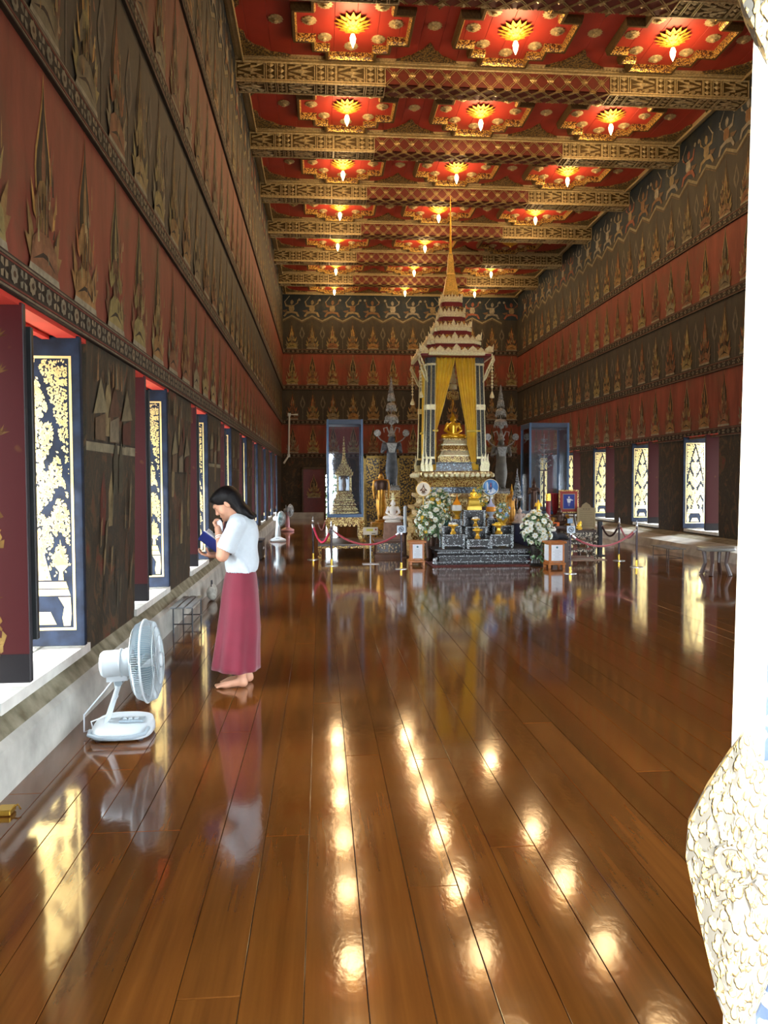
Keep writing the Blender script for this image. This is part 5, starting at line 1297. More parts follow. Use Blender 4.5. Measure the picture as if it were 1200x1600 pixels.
# ================================================================== RIGHT OF THE THRONE
Yg = 17.0
rx0, rx1 = WX(829, 740, Yg), WX(888, 740, Yg); zg = WZ(806, Yg)
legged_table('gold_table', 'gilt table carrying the right-hand glass case', rx0-.02, rx1+.02, Yg, Yg+.80, 0, zg, BRONG, .10, .16, .04)
glass_case('glass_case', 'tall blue-framed glass case with a silver tree, right of the throne', rx0, rx1, Yg+.03, Yg+.76, zg+.04, WZ(660, Yg), Yg)
tx = WX(850, 720, Yg+.4)
tr_ = thing('silver_tree', (tx, Yg+.4, zg+.075), 'small silver ornamental tree on a tall stand inside the right glass case', 'ornament')
zt0, zt1 = WZ(735, Yg+.4)-zg-.075, WZ(678, Yg+.4)-zg-.075
MB().lathe([(.1, 0), (.1, .03), (.025, .06), (.022, zt0-.03), (.13, zt0-.02), (.14, zt0)], 12).build('stand', BRONZE, tr_, True)
MB().tube([(0, 0, zt0), (0, 0, zt1)], [.012, .004], 6).build('trunk', SILV, tr_)
rg = random.Random(31)
for i in range(6):
    f = i/6; mb = MB(); zz = zt0+.06+(zt1-zt0)*.86*f; L = .17*(1-f*.8)
    for j in range(7):
        a = 2*math.pi*j/7+i; e = (L*math.cos(a), L*math.sin(a), zz+.04); mb.tube([(0, 0, zz), (e[0]*.6, e[1]*.6, zz), e], [.006, .005, .003], 4)
        mb.lathe([(0, -.012), (.022, 0), (.018, .014), (0, .022)], 6, e)
    mb.build('branch_whorl', SILV, tr_)
def statue_on(label, me, m, px, Y, yfoot, yhead, ped=None, pm=GOLDF, name='standing_statue', pw=.16):
    x, z0 = WX(px, yfoot, Y), WZ(yfoot, Y)
    p = thing('statue_pedestal', (x, Y, 0), ped, 'pedestal'); MB().plan(RD, [(pw*1.1, 0), (pw*1.1, .08), (pw*.9, .12), (pw*.9, z0-.1), (pw, z0-.05), (pw, z0)]).build('plinth', pm, p)
    s_ = thing(name, (x, Y, z0), label, 'statue'); h = (WZ(yhead, Y)-z0)/1.03; o = link('body', with_mat(me, m), s_); o.scale = (h*1.05, h, h)
    return s_, h
s_, h = statue_on('slim gilded standing statue right of the blue ceremonial fan', me_down, mat('warm_gilt', 'c98f36', .35, metal=.5, var=.2, scale=14), 799.5, 16.75, 818, 764, 'narrow gilt plinth under the slim gilded standing statue')
MB().lathe([(.05*h, .94*h), (.03*h, 1.0*h), (.012*h, 1.08*h), (.003*h, 1.16*h)], 10).build('crown', GOLD, s_, True)
s_, h = statue_on('dark brown crowned standing statue behind the roses', me_abha, BRONZE, 834, 16.6, 806, 752, 'dark plinth under the brown crowned standing statue', BRONZE)
MB().lathe([(.05*h, .93*h), (.06*h, .97*h), (.03*h, 1.03*h), (.004*h, 1.15*h)], 10).build('crown', BRONZE, s_, True)
s_, h = statue_on('small golden standing Buddha just above the white roses', me_abha, GOLDB, 841, 16.0, 812, 781, 'gilt plinth under the small golden standing Buddha', GOLDF, pw=.12)
# pale seated Buddha with black tiered umbrella on a blue draped box
Yq = 16.0; x = WX(812.5, 810, Yq); zq = WZ(820, Yq)
dr = thing('draped_box', (x, Yq, 0), 'dark blue draped box under the pale seated Buddha', 'box')
MB().loft([[(u*.15*k, v*.15*k, zz) for u, v in SQ] for zz, k in ((0, 1.12), (.2, 1.02), (zq-.03, .98), (zq, .95))]).build('drape', mat('navy_drape', '23243c', .8, var=.25, scale=14), dr)
pb = thing('pale_buddha', (x, Yq, zq), 'pale pinkish seated Buddha beside the white roses', 'statue')
h = WZ(794, Yq)-zq; o = link('body', with_mat(me_seat, PALEP), pb); o.scale = (h, h, h)
um = thing('tiered_umbrella', (x-.01, Yq+.14, zq), 'small black and silver tiered umbrella over the pale seated Buddha', 'umbrella')
b0 = WZ(780, Yq)-zq; umbrella(um, [b0, b0+.14, b0+.25, b0+.35, b0+.43], [.10, .075, .055, .035, .02], inlay('black_silver', 'b9c0c2', '15161a', scale=60, thr=.4, metal=.3), 0, .10)
# red and gold pole
rp = thing('red_pole', (WX(856.5, 820, 16.4), 16.4, 0), 'dark red pole with a gold top left of the portrait', 'pole')
zt = WZ(773, 16.4); MB().lathe([(.12, 0), (.12, .03), (.05, .06)], 14).build('foot', BRASS, rp, True)
MB().lathe([(.05, .05), (.05, zt-.15)], 14).build('shaft', mat('crimson', '8a1626', .5, var=.1), rp, True); MB().lathe([(.055, zt-.15), (.055, zt), (.03, zt+.01)], 14).build('gold_cap', BRASS, rp, True)
# portrait on an easel with red drape
Ye = 16.5
p0, p1, z0, z1 = WX(873, 785, Ye), WX(904, 785, Ye), WZ(804, Ye), WZ(767, Ye)
pt = thing('framed_portrait', ((p0+p1)/2, Ye, z0), 'red and gold framed portrait with a blue background on an easel', 'picture'); w, h = (p1-p0)/2, z1-z0
MB().cbox(-w, w, 0, .03, 0, h, .006).build('outer_frame', GOLDF, pt); MB().cbox(-w+.03, w-.03, -.012, .02, .03, h-.03, .004).build('red_mount', mat('mount_red', '9a2a1c', .5), pt)
MB().bx(-w+.085, w-.085, -.018, .0, .085, h-.085).build('inner_frame', mat('mount_grey', '9a8a78', .5), pt)
mb = MB(); mb.bx(-w+.1, w-.1, -.021, -.01, .1, h-.1, 0, '2c3c8e')
cx = -.0; mb.flat(circ(cx, h*.68, .022, 8), -.0225, 'y', 0, 'd8d6dc'); mb.flat([(cx-.05, h*.62), (cx+.05, h*.62), (cx+.03, h*.45), (cx-.03, h*.45)], -.0225, 'y', 0, 'e4e4ea'); mb.flat([(cx+.03, h*.6), (cx+.09, h*.57), (cx+.09, h*.54), (cx+.03, h*.55)], -.0225, 'y', 0, 'e4e4ea'); mb.flat([(cx-.028, h*.45), (cx+.028, h*.45), (cx+.015, h*.3), (cx-.015, h*.3)], -.0225, 'y', 0, '7a80b0')
mb.build('picture', painted('emblem_paint'), pt)
ea = thing('easel', ((p0+p1)/2, Ye+.06, 0), 'dark wooden easel behind the framed portrait', 'easel')
for s in (-1, 1): MB().tube([(s*.28, 0, 0), (s*.08, .06, z1-.05)], .018, 6).build('leg', WOODD, ea)
MB().tube([(0, .5, 0), (0, .07, z1-.1)], .018, 6).build('leg', WOODD, ea); MB().bx(-.25, .25, -.06, .03, z0-.03, z0).build('ledge', WOODD, ea)
rd = thing('red_drape', (WX(868, 790, 16.75), 16.75, 0), 'red cloth drape hanging left of the portrait', 'cloth')
za, zb = WZ(806, 16.75), WZ(773, 16.75); mb = MB(); rings = []
for j in range(7):
    t = j/6; zz = zb+(za-zb)*t; rings.append([(-.1+.2*i/12*(1-.35*t)+.05*t, .02*math.sin(i*1.6), zz) for i in range(13)]+[(-.1+.2*i/12*(1-.35*t)+.05*t, .02*math.sin(i*1.6)+.01, zz) for i in range(12, -1, -1)])
mb.loft(rings); mb.build('cloth', mat('red_cloth', '8e1e22', .8, var=.1), rd); MB().tube([(0, .03, 0), (0, .03, zb)], .012, 6).build('rod', WOODD, rd); MB().tube([(-.12, .02, zb), (.30, .02, zb)], .014, 6).build('crossbar', mat('crimson', '8a1626'), rd)
# tan notice board with pointed top
Yn = 16.3; p0, p1 = WX(902, 810, Yn), WX(930, 810, Yn); z0, z1 = WZ(829, Yn), WZ(796, Yn); w = (p1-p0)/2
nb_ = thing('notice_board', ((p0+p1)/2, Yn, 0), 'tan notice board with a pointed top right of the portrait', 'board')
MB().prism([(-w, z0), (w, z0), (w, z1), (w*.55, z1+.01), (w*.4, z1+.07), (0, z1+.12), (-w*.4, z1+.07), (-w*.55, z1+.01), (-w, z1)], 0, .03, 'y').build('panel', mat('tan_board', '8d7a55', .6, var=.08), nb_)
mb = MB()
for x in (-w, w-.02): mb.bx(x, x+.02, -.012, .0, z0, z1)
mb.bx(-w, w, -.012, 0, z0, z0+.02); mb.build('edge', mat('tan_edge', 'a8966c', .5), nb_)
mb = MB()
for i in range(9): mb.bx(-w*.7, w*.7*(1 if i % 3 else .6), -.002, 0, z1-.06-.04*i, z1-.055-.04*i)
for x in (-w*.3, 0, w*.3): mb.bx(x-.02, x+.02, -.002, 0, z1-.03, z1-.015)
tag(mb.build('lettering', mat('board_ink', '5e4c30', .7), nb_), kind='stuff')
for s in (-1, 1): MB().bx(s*w*.8-.02, s*w*.8+.02, 0, .04, 0, z0).build('leg', WOODD, nb_)
# inlaid offering table with stretchers
Yo = 15.35; ox0, ox1, oz = WX(886, 860, Yo), WX(931, 860, Yo), WZ(831, Yo)
CREAM = inlay('cream_inlay', 'cfc8ae', '2a2018', scale=34, thr=.45, rough=.4, metal=.0, bumps=0)
mat_ = thing('floor_mat', ((ox0+ox1)/2, Yo+.2, 0), 'pale and red mat under the inlaid offering table', 'mat'); MB().cbox(-.42, .46, -.42, .5, 0, .012, .004).build('weave', mat('mat_weave', '8a4a44', .9, var=.1, c2='b9ab98', scale=1.5), mat_)
ot = legged_table('offering_table', 'cream inlaid offering table with curved legs right of the altar', ox0, ox1, Yo-.05, Yo+.45, .012, oz, CREAM, .07, .12, .05, 'table', mat('table_top_dark', '3a2a22', .35))
for zz in (.14, .30): MB().cbox(-(ox1-ox0)/2+.05, (ox1-ox0)/2-.05, -.2, .2, zz, zz+.06, .006).build('shelf', CREAM, ot)
mb = MB()
for sx in (-1, 1): mb.prism([(sx*.05, .2), (sx*.16, .24), (sx*.2, .21), (sx*.16, .18)][::sx], -.22, -.205, 'y')
mb.build('carved_apron', mat('red_carving', '6a2a20', .5), ot)
# bronze figure seated on an orange base, on the table
bf = thing('bronze_figure', (WX(874, 822, 16.1), 16.1, 0), 'dark bronze seated figure with outstretched arms below the portrait', 'statue'); zz = WZ(824, 16.1)
MB().plan(SQ, [(.14, 0), (.14, zz-.06), (.16, zz-.05), (.16, zz)]).build('plinth', WOODD, bf); MB().box((-.09, -.06, zz+.04), (.12, .08, .08)).build('orange_cloth', mat('orange_cloth', 'd8641c', .7), bf)
sdf_obj('body', [('e', (0, 0, zz+.06), (.13, .09, .06)), ('c', (0, 0, zz+.08), (.01, 0, zz+.22), .07, .08), ('e', (.0, 0, zz+.31), (.045, .05, .06)), ('c', (0, 0, zz+.24), (0, 0, zz+.29), .03, .03), ('c', (-.07, 0, zz+.22), (-.2, -.05, zz+.2), .03, .02), ('c', (.07, 0, zz+.22), (.14, -.08, zz+.14), .03, .02), ('c', (.05, -.03, zz+.06), (.17, -.08, zz+.10), .045, .03), ('c', (-.05, -.03, zz+.06), (-.14, -.1, zz+.02), .045, .03), ('c', (0, 0, zz+.36), (.02, .02, zz+.38), .03, .015)], .012, BRONZE, bf, .02)
for i, (px, hh) in enumerate(((903, .14), (907, .17))):
    g_ = thing('gold_figurine', (WX(px, 825, Yo+.15), Yo+.1+.05*i, oz), ('shorter' if i == 0 else 'taller')+' small gold figurine on the offering table', 'figurine')
    MB().lathe([(.035, 0), (.035, .02), (.02, .03)], 10).build('base', GOLD, g_); o = link('body', with_mat(me_seat if i == 0 else me_down, GOLDB), g_, (0, 0, .025)); k_ = hh/1.04; o.scale = (k_,)*3
bx_ = thing('blue_notice', (WX(893, 810, Yo+.2), Yo+.30, oz), 'small blue and white notice stand on the offering table', 'sign')
MB().bx(-.012, .012, -.01, .01, 0, .13).build('post', INK, bx_); MB().cbox(-.055, .055, -.02, .0, .12, .22, .004).build('plate', mat('pale_blue', '8aa6c4', .5), bx_)
dk = thing('reclining_figurine', (WX(872, 846, 15.2), 15.2, 0), 'dark reclining animal figurine with a white head behind the right donation box', 'figurine'); zz = WZ(846, 15.2)
MB().plan(SQ, [(.17, 0), (.17, zz)]).build('plinth', WOODD, dk)
sdf_obj('body', [('e', (.03, 0, zz+.07), (.15, .08, .07)), ('c', (-.08, -.02, zz+.1), (-.12, -.04, zz+.18), .05, .04), ('c', (-.05, -.08, zz+.03), (-.17, -.1, zz+.025), .03, .025), ('c', (.12, -.05, zz+.06), (.17, -.1, zz+.03), .04, .025)], .012, INK, dk, .03)
sdf_obj('head', [('e', (-.12, -.05, zz+.21), (.06, .055, .05)), ('e', (-.16, -.07, zz+.195), (.03, .03, .025)), ('c', (-.09, -.03, zz+.24), (-.08, -.03, zz+.265), .015, .008), ('c', (-.13, -.03, zz+.25), (-.13, -.03, zz+.27), .015, .008)], .009, WHITEM, dk, .015)

# ================================================================== ROPES AND STANCHIONS, BOXES, SIGNS
me_sp = MB().lathe([(.021, .12), (.021, .80)], 12).mesh('pole', POLE, True)
me_sb = MB().lathe([(.026, 0), (.026, .14)], 12).mesh('brass_sleeve', BRASS, True)
me_sd = MB().lathe([(.13, 0), (.13, .008), (.04, .016)], 20).mesh('base_plate', STEEL, True)
me_sf = MB().lathe([(.024, .80), (.03, .815), (.018, .83), (.022, .85), (.014, .87), (.02, .885), (.008, .92), (.001, .95)], 12).mesh('finial', STEEL, True)
STN = {}
def stanchion(key, px, py, label, sc=1., fin=True):
    d = _F+_R*((px-600)/FPX)-_U*((py-800)/FPX); t = -H/d.z; o = thing('rope_post', (d.x*t, d.y*t, 0), label, 'rope post', 'maroon rope posts', sc=sc)
    link('base_plate', me_sd, o); link('brass_sleeve', me_sb, o); link('pole', me_sp, o)
    if fin: link('finial', me_sf, o)
    STN[key] = Vector((d.x*t, d.y*t, .78*sc)); return o
stanchion('a', 489.5, 874.5, 'maroon rope post nearest the pedestal fans, far left of the row', .95)
stanchion('b', 518, 884, 'maroon rope post in front of the low gold platform', .92)
o3 = stanchion('c', 627, 889, 'maroon rope post carrying a square sign beside the left donation box', .86, False)
o4 = stanchion('d', 891, 896, 'maroon rope post carrying a square sign beside the right donation box', .84, False)
stanchion('e', 967, 876, 'maroon rope post with a pointed finial, right of the offering table', .93)
stanchion('f', 994.5, 886, 'maroon rope post at the far right end of the rope line', .92)
def rope(label, p, q_, sag, r=.017, m=MAROON_ROPE):
    p, q_ = Vector(p), Vector(q_); o = thing('barrier_rope', (p+q_)/2-Vector((0, 0, sag)), label, 'rope', 'maroon barrier ropes'); c = (p+q_)/2-Vector((0, 0, sag))
    pts = [p.lerp(q_, i/20)-Vector((0, 0, sag*4*(i/20)*(1-i/20)))-c for i in range(21)]
    MB().tube(pts, r, 8).build('cord', m, o, True)
    mb = MB(); mb.tube(pts[:2], r*1.25, 8); o1 = mb.build('end_hook', STEEL, o, True); MB().tube(pts[-2:], r*1.25, 8).build('end_hook', STEEL, o, True)
rope('bright crimson rope sagging between the two leftmost posts', STN['a']+Vector((0, .0, -.02)), STN['b']+Vector((-.02, 0, -.02)), .30, .022, mat('rope_crimson', 'c01e48', .7, var=.1, scale=20))  # cord in a brighter crimson than the other ropes
rope('long maroon rope from the left posts to the signed post by the donation box', STN['b']+Vector((.02, 0, -.03)), STN['c']+Vector((-.02, 0, 0)), .25, .020)
rope('thin maroon rope running back from the leftmost post toward the glass case', STN['a']+Vector((.1, 1.2, -.02)), Vector((WX(508, 812, 18.6), 18.6, WZ(813, 18.6))), .2, .014)
rope('long maroon rope from the signed right post to the far right post', STN['d']+Vector((.02, .0, .0)), STN['f']+Vector((-.02, 0, -.02)), .24, .019)
rope('short maroon rope between the two rightmost posts', STN['e']+Vector((.02, 0, -.02)), STN['f']+Vector((-.01, .03, -.02)), .20, .018)
bp_ = thing('black_post', (WX(937, 868, 16.1), 16.1, 0), 'plain black square post right of the offering table', 'post')
MB().cbox(-.045, .045, -.045, .045, 0, WZ(817, 16.1), .008).build('shaft', INK, bp_); MB().cbox(-.09, .09, -.09, .09, 0, .02, .004).build('foot', INK, bp_)
rope('dark rope from the black post to the finial post', Vector((bp_.location.x+.04, 16.1, WZ(823, 16.1))), STN['e']+Vector((-.02, 0, -.03)), .22, .020, mat('dark_rope', '2e1016', .8, var=.2, scale=30))
def symbol(mb, r, zc, y):
    mb.ring((0, y, zc), r, r*.16, 'y', 22, 5); c = [0]
    for poly in ([(-.55, .35), (-.1, .5), (.1, .1), (-.35, -.2), (-.6, 0)], [(.05, .35), (.5, .2), (.55, -.15), (.15, -.4), (.1, 0)], [(-.5, -.45), (.6, -.3), (.45, -.55), (-.3, -.65)]):
        mb.prism([(u*r, zc+v*r) for u, v in poly], y-.002, y+.003, 'y')
def post_sign(px, py, par, label):
    b_ = par.location; sg = thing('square_sign', (b_.x, b_.y-.03, .62), label, 'sign'); zc = WZ(py, b_.y)-.62; w = 6.8*b_.y/FPX; h = 5.8*b_.y/FPX
    MB().cbox(-w, w, -.008, .004, zc-h, zc+h, .004).build('plate', mat('sign_plate', 'c3d2de', .5), sg); MB().bx(-.012, .012, .002, .012, zc-h-.03, zc).build('clip', STEEL, sg)
    mb = MB(); symbol(mb, .042, zc, -.0095); mb.build('symbol', INK, sg)
post_sign(627, 827, o3, 'square pale sign with a black round symbol on the left signed post')
post_sign(892, 830, o4, 'square pale sign with a black round symbol on the right signed post')
# low information sign on a white stand
Ys = 15.05; sx_ = WX(579, 881, Ys); sg = thing('sign_stand', (sx_, Ys, 0), 'small beige sign with a yellow strip on a white stand', 'sign')
MB().cbox(-.16, .16, -.10, .10, 0, .012, .005).build('base_plate', STEEL, sg); MB().tube([(0, 0, .01), (0, 0, WZ(834, Ys))], .012, 8).build('pole', WHITEP, sg)
z0, z1 = WZ(835.5, Ys), WZ(823.5, Ys); MB().cbox(-.145, .145, -.022, -.008, z0, z1, .004).build('plate', mat('beige_plate', 'b8ad96', .5), sg)
mb = MB(); mb.bx(-.08, .05, -.0235, -.022, z0+.075, z1-.03, 0, 'b5a93a'); mb.bx(.09, .12, -.0235, -.022, z0+.09, z1-.03, 0, '8a2c2a'); mb.bx(.02, .1, -.0235, -.022, z0+.02, z0+.035, 0, '4a443c'); mb.build('print', painted('emblem_paint'), sg)
# donation boxes
def donation_box(label, px0, px1, ytop, ybot, rz, side=False):
    d = _F+_R*(((px0+px1)/2-600)/FPX)-_U*((ybot-800)/FPX); t = -H/d.z; p = d*t; Y = p.y
    o = thing('donation_box', (p.x, Y+.14, 0), label, 'donation box', 'wooden donation boxes', rz); w = (px1-px0)/2*Y/FPX; z1 = WZ(ytop, Y)
    for a in (-1, 1):
        for b_ in (-1, 1): MB().cbox(a*(w-.03)-.022, a*(w-.03)+.022, b_*(.12)-.02, b_*.12+.02, 0, .07, .004).build('foot', WOODO, o)
    MB().cbox(-w, w, -.15, .15, .06, .10, .006).build('base', WOODO, o); MB().cbox(-w+.02, w-.02, -.135, .135, .10, z1-.04, .006).build('body', WOODO, o); MB().cbox(-w-.015, w+.015, -.165, .165, z1-.04, z1, .008).build('lid', WOODO, o)
    h = z1-.14; nz0, nz1 = .14, z1-.065; nw = w-.06
    n_ = MB().bx(-nw, nw, -.142, -.134, nz0, nz1).build('notice', PAPER, o)
    mb = MB(); mb.lathe([(.02, 0), (.02, .002), (0, .0021)], 12, M=TR(0, -.142, nz1-.045) @ RX(math.pi/2)); mb.build('emblem', mat('emblem_teal', '4a7a86', .6), n_)
    mb = MB(); rg = random.Random(int(px0))
    for i in range(9): l = nw*rg.uniform(.35, .8); mb.bx(-l, l, -.1432, -.142, nz1-.10-.028*i, nz1-.096-.028*i)
    tag(mb.build('text_lines', GREYINK, n_), kind='stuff')
    if side: MB().bx(-w+.012, -w+.02, -.1, .1, nz0, nz1).build('side_notice', PAPER, o)
donation_box('orange wooden donation box with a white notice, left of the altar', 640, 665, 846, 884, 0)
donation_box('orange wooden donation box with white notices, right of the altar', 855, 884, 849, 888, math.radians(4), True)
# ================================================================== ALONG THE WALLS
# dark red door and doorway in the end wall, greenery beyond
Yd = YB-.03
d0, d1, dz = at(474, 760, YB).x, at(507, 760, YB).x, at(490, 733, YB).z
dr2 = bpy.data.objects.new('door_2', None); COL.objects.link(dr2); dr2.location = ((d0+d1)/2, YB-.05, 0); tag(dr2, 'dark red door painted with a gold guardian in the end wall', kind='structure'); w = (d1-d0)/2
MB().cbox(-w, w, -.03, .03, .02, dz, .01).build('leaf', mat('door_maroon', '5a1c1a', .45, var=.2), dr2)
mb = MB()
for a, b in ((-w-.06, -w), (w, w+.06)): mb.bx(a, b, -.05, .04, 0, dz+.07)
mb.bx(-w-.06, w+.06, -.05, .04, dz, dz+.08); mb.build('frame', mat('door_frame', '4a3a2a', .6), dr2)
mb = MB(); rg = random.Random(2); figure(mb, 0, .9, .75, 1.0, rg, RED, False); mb.build('painted_guardian', M_PAINT, dr2, loc=(0, -.034, 0))
tree = thing('tree', (DX0+.3, YB+4.5, -.8), 'leafy green tree seen outside through the end doorway', 'tree')
MB().tube([(0, 0, 0), (.05, 0, 1.2), (0, .1, 2.2)], [.12, .09, .06], 8).build('trunk', WOODD, tree)
mb = MB(); rg = random.Random(8)
for c in ((0, 0, 2.4), (.7, .2, 1.7), (-.6, .1, 1.9), (.2, -.2, 3.2), (-.3, 0, 1.1)): leaf_cluster(mb, c, (.7, .6, .55), 170, .28, rg)
tag(mb.build('crown', [mat('tree_leaf', '1d3618', .6, var=.4, scale=9), mat('tree_leaf_light', '3c5a34', .6, var=.3, scale=9)], tree), kind='stuff')
# white conduit pipe in the corner
p = [at(465.5, 648, YB-.12), at(452, 648, YB-.12), at(451, 712, YB-.12), at(443.5, 724, YB-.3)]
cp_ = thing('conduit_pipe', p[3], 'thin white conduit pipe bent down in the far left corner', 'pipe'); MB().tube([q-p[3] for q in p], .045, 6).build('pipe', WHITEP, cp_)
for q in p[1:3]: MB().box((q-p[3])[:], (.13, .06, .13)).build('clip', WHITEP, cp_)
# small metal bench by the left wall
def rail_bench(label, x0, x1, y0, y1, h, m, slat):
    o = thing('metal_bench', ((x0+x1)/2, (y0+y1)/2, 0), label, 'bench'); w, d = (x1-x0)/2, (y1-y0)/2; n = 3
    for i in range(n): MB().cbox(-w+i*2*w/n+.006, -w+(i+1)*2*w/n-.006, -d, d, h-.02, h, .004).build('slat', slat, o)
    for sy in (-1, 1):
        MB().tube([(-w+.02, sy*(d-.1), 0), (-w+.02, sy*(d-.1), h-.02), (w-.02, sy*(d-.1), h-.02), (w-.02, sy*(d-.1), 0)], .009, 6).build('leg_frame', m, o)
        MB().tube([(-w+.02, sy*(d-.1), .1), (w-.02, sy*(d-.1), .1)], .007, 6).build('stretcher', m, o)
    MB().tube([(w-.02, -d+.1, .1), (w-.02, d-.1, .1)], .007, 6).build('stretcher', m, o)
GUN = mat('gun_metal', '3c4044', .4, metal=.6, var=.15)
SLAT = mat('grey_slat', '6b6f70', .4, metal=.4, var=.2)
rail_bench('small grey metal bench at the foot of the left wall', -1.60, -1.36, 8.25, 9.05, .30, GUN, SLAT)
rail_bench('small wire bench at the foot of the right wall', WX(1036, 877, 14.6), WX(1061, 877, 14.6), 14.3, 15.2, .30, GUN, SLAT)
# painted stool by the right wall
st = thing('side_table', (WX(1118, 890, 12.6), 12.6, 0), 'low side table with a pale rim at the right wall beside the door', 'table')
MB().lathe([(.30, .42), (.32, .44), (.30, .47), (.02, .47)], 20).build('top', mat('pale_rim', '6f6f68', .4), st, True)
for i in range(4):
    a = math.pi/4+i*math.pi/2; MB().tube([(.2*math.cos(a), .2*math.sin(a), .43), (.17*math.cos(a), .17*math.sin(a), .2), (.24*math.cos(a), .24*math.sin(a), 0)], [.04, .03, .04], 8).build('leg', WOODD, st)
# box and cushion by the left wall beyond the woman
bg_ = thing('cloth_bag', (-1.50, 10.7, 0), 'small pale bag on the floor by the left wall behind the woman', 'bag')
sdf_obj('body', [('e', (0, 0, .1), (.07, .12, .1)), ('e', (.01, .05, .14), (.05, .08, .07)), ('e', (.02, -.07, .06), (.05, .06, .05))], .012, mat('bag_grey', 'a8a89e', .8, var=.3, scale=20), bg_, .03)
MB().tube([(0, -.05, .18), (0, -.03, .27), (0, .04, .27), (0, .06, .18)], .008, 6).build('strap', INK, bg_)
bx2 = thing('storage_crate', (-1.42, 16.5, 0), 'dark low crate against the left wall before the white pedestal fan', 'crate'); MB().cbox(-.2, .2, -.4, .4, .02, .36, .01).build('body', mat('crate_brown', '4a4038', .7, var=.2), bx2); MB().cbox(-.21, .21, -.41, .41, .36, .40, .008).build('lid', INK, bx2); MB().bx(.2, .212, -.08, .08, .2, .24).build('handle', STEEL, bx2)
for a in (-1, 1): MB().bx(-.18, .18, a*.36-.03, a*.36+.03, 0, .02).build('skid', INK, bx2)
ph = thing('plastic_tag', (-1.56, 3.86, 0), 'small gold tag lying at the foot of the left wall', 'tag'); MB().cbox(-.03, .045, -.04, .04, .002, .03, .004).build('plate', BRASS, ph); MB().tube([(.03, 0, .02), (.06, .02, .035), (.08, .0, .02)], .005, 5).build('loop', BRASS, ph)

# ================================================================== FANS
def cage(R_, dep, n, wire, rings=(.35, .6, .82), front=True):
    "wire guard, axis along +x, rear at x=0, front at x=dep"
    mb = MB(); xm = dep*.5
    for i in range(n):
        a = 2*math.pi*i/n; c, s = math.cos(a), math.sin(a)
        mb.tube([(0, R_*.28*c, R_*.28*s), (.01, R_*.6*c, R_*.6*s), (dep*.18, R_*.9*c, R_*.9*s), (xm, R_*c, R_*s)], wire, 3, cap=False)
        mb.tube([(xm, R_*c, R_*s), (dep*.82, R_*.93*c, R_*.93*s), (dep*.97, R_*.6*c, R_*.6*s), (dep, R_*.2*c, R_*.2*s)], wire, 3, cap=False)
    for k in rings: mb.ring((dep*(.99 if k < .7 else .9), 0, 0), R_*k, wire*1.3, 'x', 40, 4); mb.ring((dep*(.01 if k < .7 else .1), 0, 0), R_*k, wire*1.3, 'x', 40, 4)
    return mb
def blades(R_, n, x):
    mb = MB()
    for i in range(n):
        M = RX(2*math.pi*i/n); rings = []
        for r, w, tw in ((.15, .10, .5), (.4, .2, .4), (.7, .27, .3), (.92, .2, .22)):
            L = [(x+tw*R_*(s)*.5-.003, s*w*R_*1.2+.06*R_*r, r*R_) for s in (-1, -.3, .4, 1)]; rings.append(L+[(p[0]+.005, p[1], p[2]) for p in L[::-1]])
        mb.loft(rings, M=M)
    return mb
def fan_head(o, M, R_, dep, n, wire, body, bl, cagem, mot):
    def put(name, mb, m, sm=True): mb.build(name, m, o, sm)
    q = MB(M); q.lathe([(mot*.55, -mot*2.35), (mot*.85, -mot*2.3), (mot, -mot*2.1), (mot, -.05), (mot*1.08, -.04), (mot*1.08, -.01), (mot*.9, 0)], 24, M=RY(math.pi/2)); put('motor_housing', q, body)
    q = cage(R_, dep, n, wire); q2 = MB(M); q2.add(q.v, q.f); tag(q2.build('wire_guard', cagem, o), kind='stuff')
    q = MB(M); q.ring((dep*.5, 0, 0), R_*1.005, wire*3.2, 'x', 48, 8); put('rim', q, body)
    q = blades(R_*.9, 4, dep*.45); q2 = MB(M); q2.add(q.v, q.f); q2.build('blades', bl, o, True)
    q = MB(M); q.lathe([(R_*.17, dep-.004), (R_*.17, dep+.008), (R_*.12, dep+.014), (.0, dep+.015)], 20, M=RY(math.pi/2)); put('badge', q, body)
    q = MB(M); q.lathe([(.04, dep*.15), (.045, dep*.5), (.03, dep*.75), (0, dep*.76)], 14, M=RY(math.pi/2)); put('hub', q, body)
# big floor fan in the foreground
Yx = 5.02
fo = thing('floor_fan', (at(193, 1140, Yx).x, Yx, 0), 'large white floor fan tilted up at the foot of the left wall in the foreground', 'fan')
def L(px, py, dy=0): v = at(px, py, Yx+dy); return Vector((v.x-fo.location.x, dy, v.z))
hc = L(208, 1034); hd = RZ(math.radians(3)) @ RY(math.radians(-3))
fan_head(fo, TR(*hc) @ hd, .262, .17, 110, .0021, WHITEP, mat('fan_blade', '8aa0a8', .3, var=.05), mat('guard_wire', 'a3aeb2', .4, metal=.2), .085)
mb = MB(TR(*hc) @ hd); mb.ring((-.07, 0, 0), .088, .006, 'x', 24, 6); mb.box((-.10, 0, -.085), (.13, .07, .05)); mb.build('motor_bracket', WHITEP, fo)
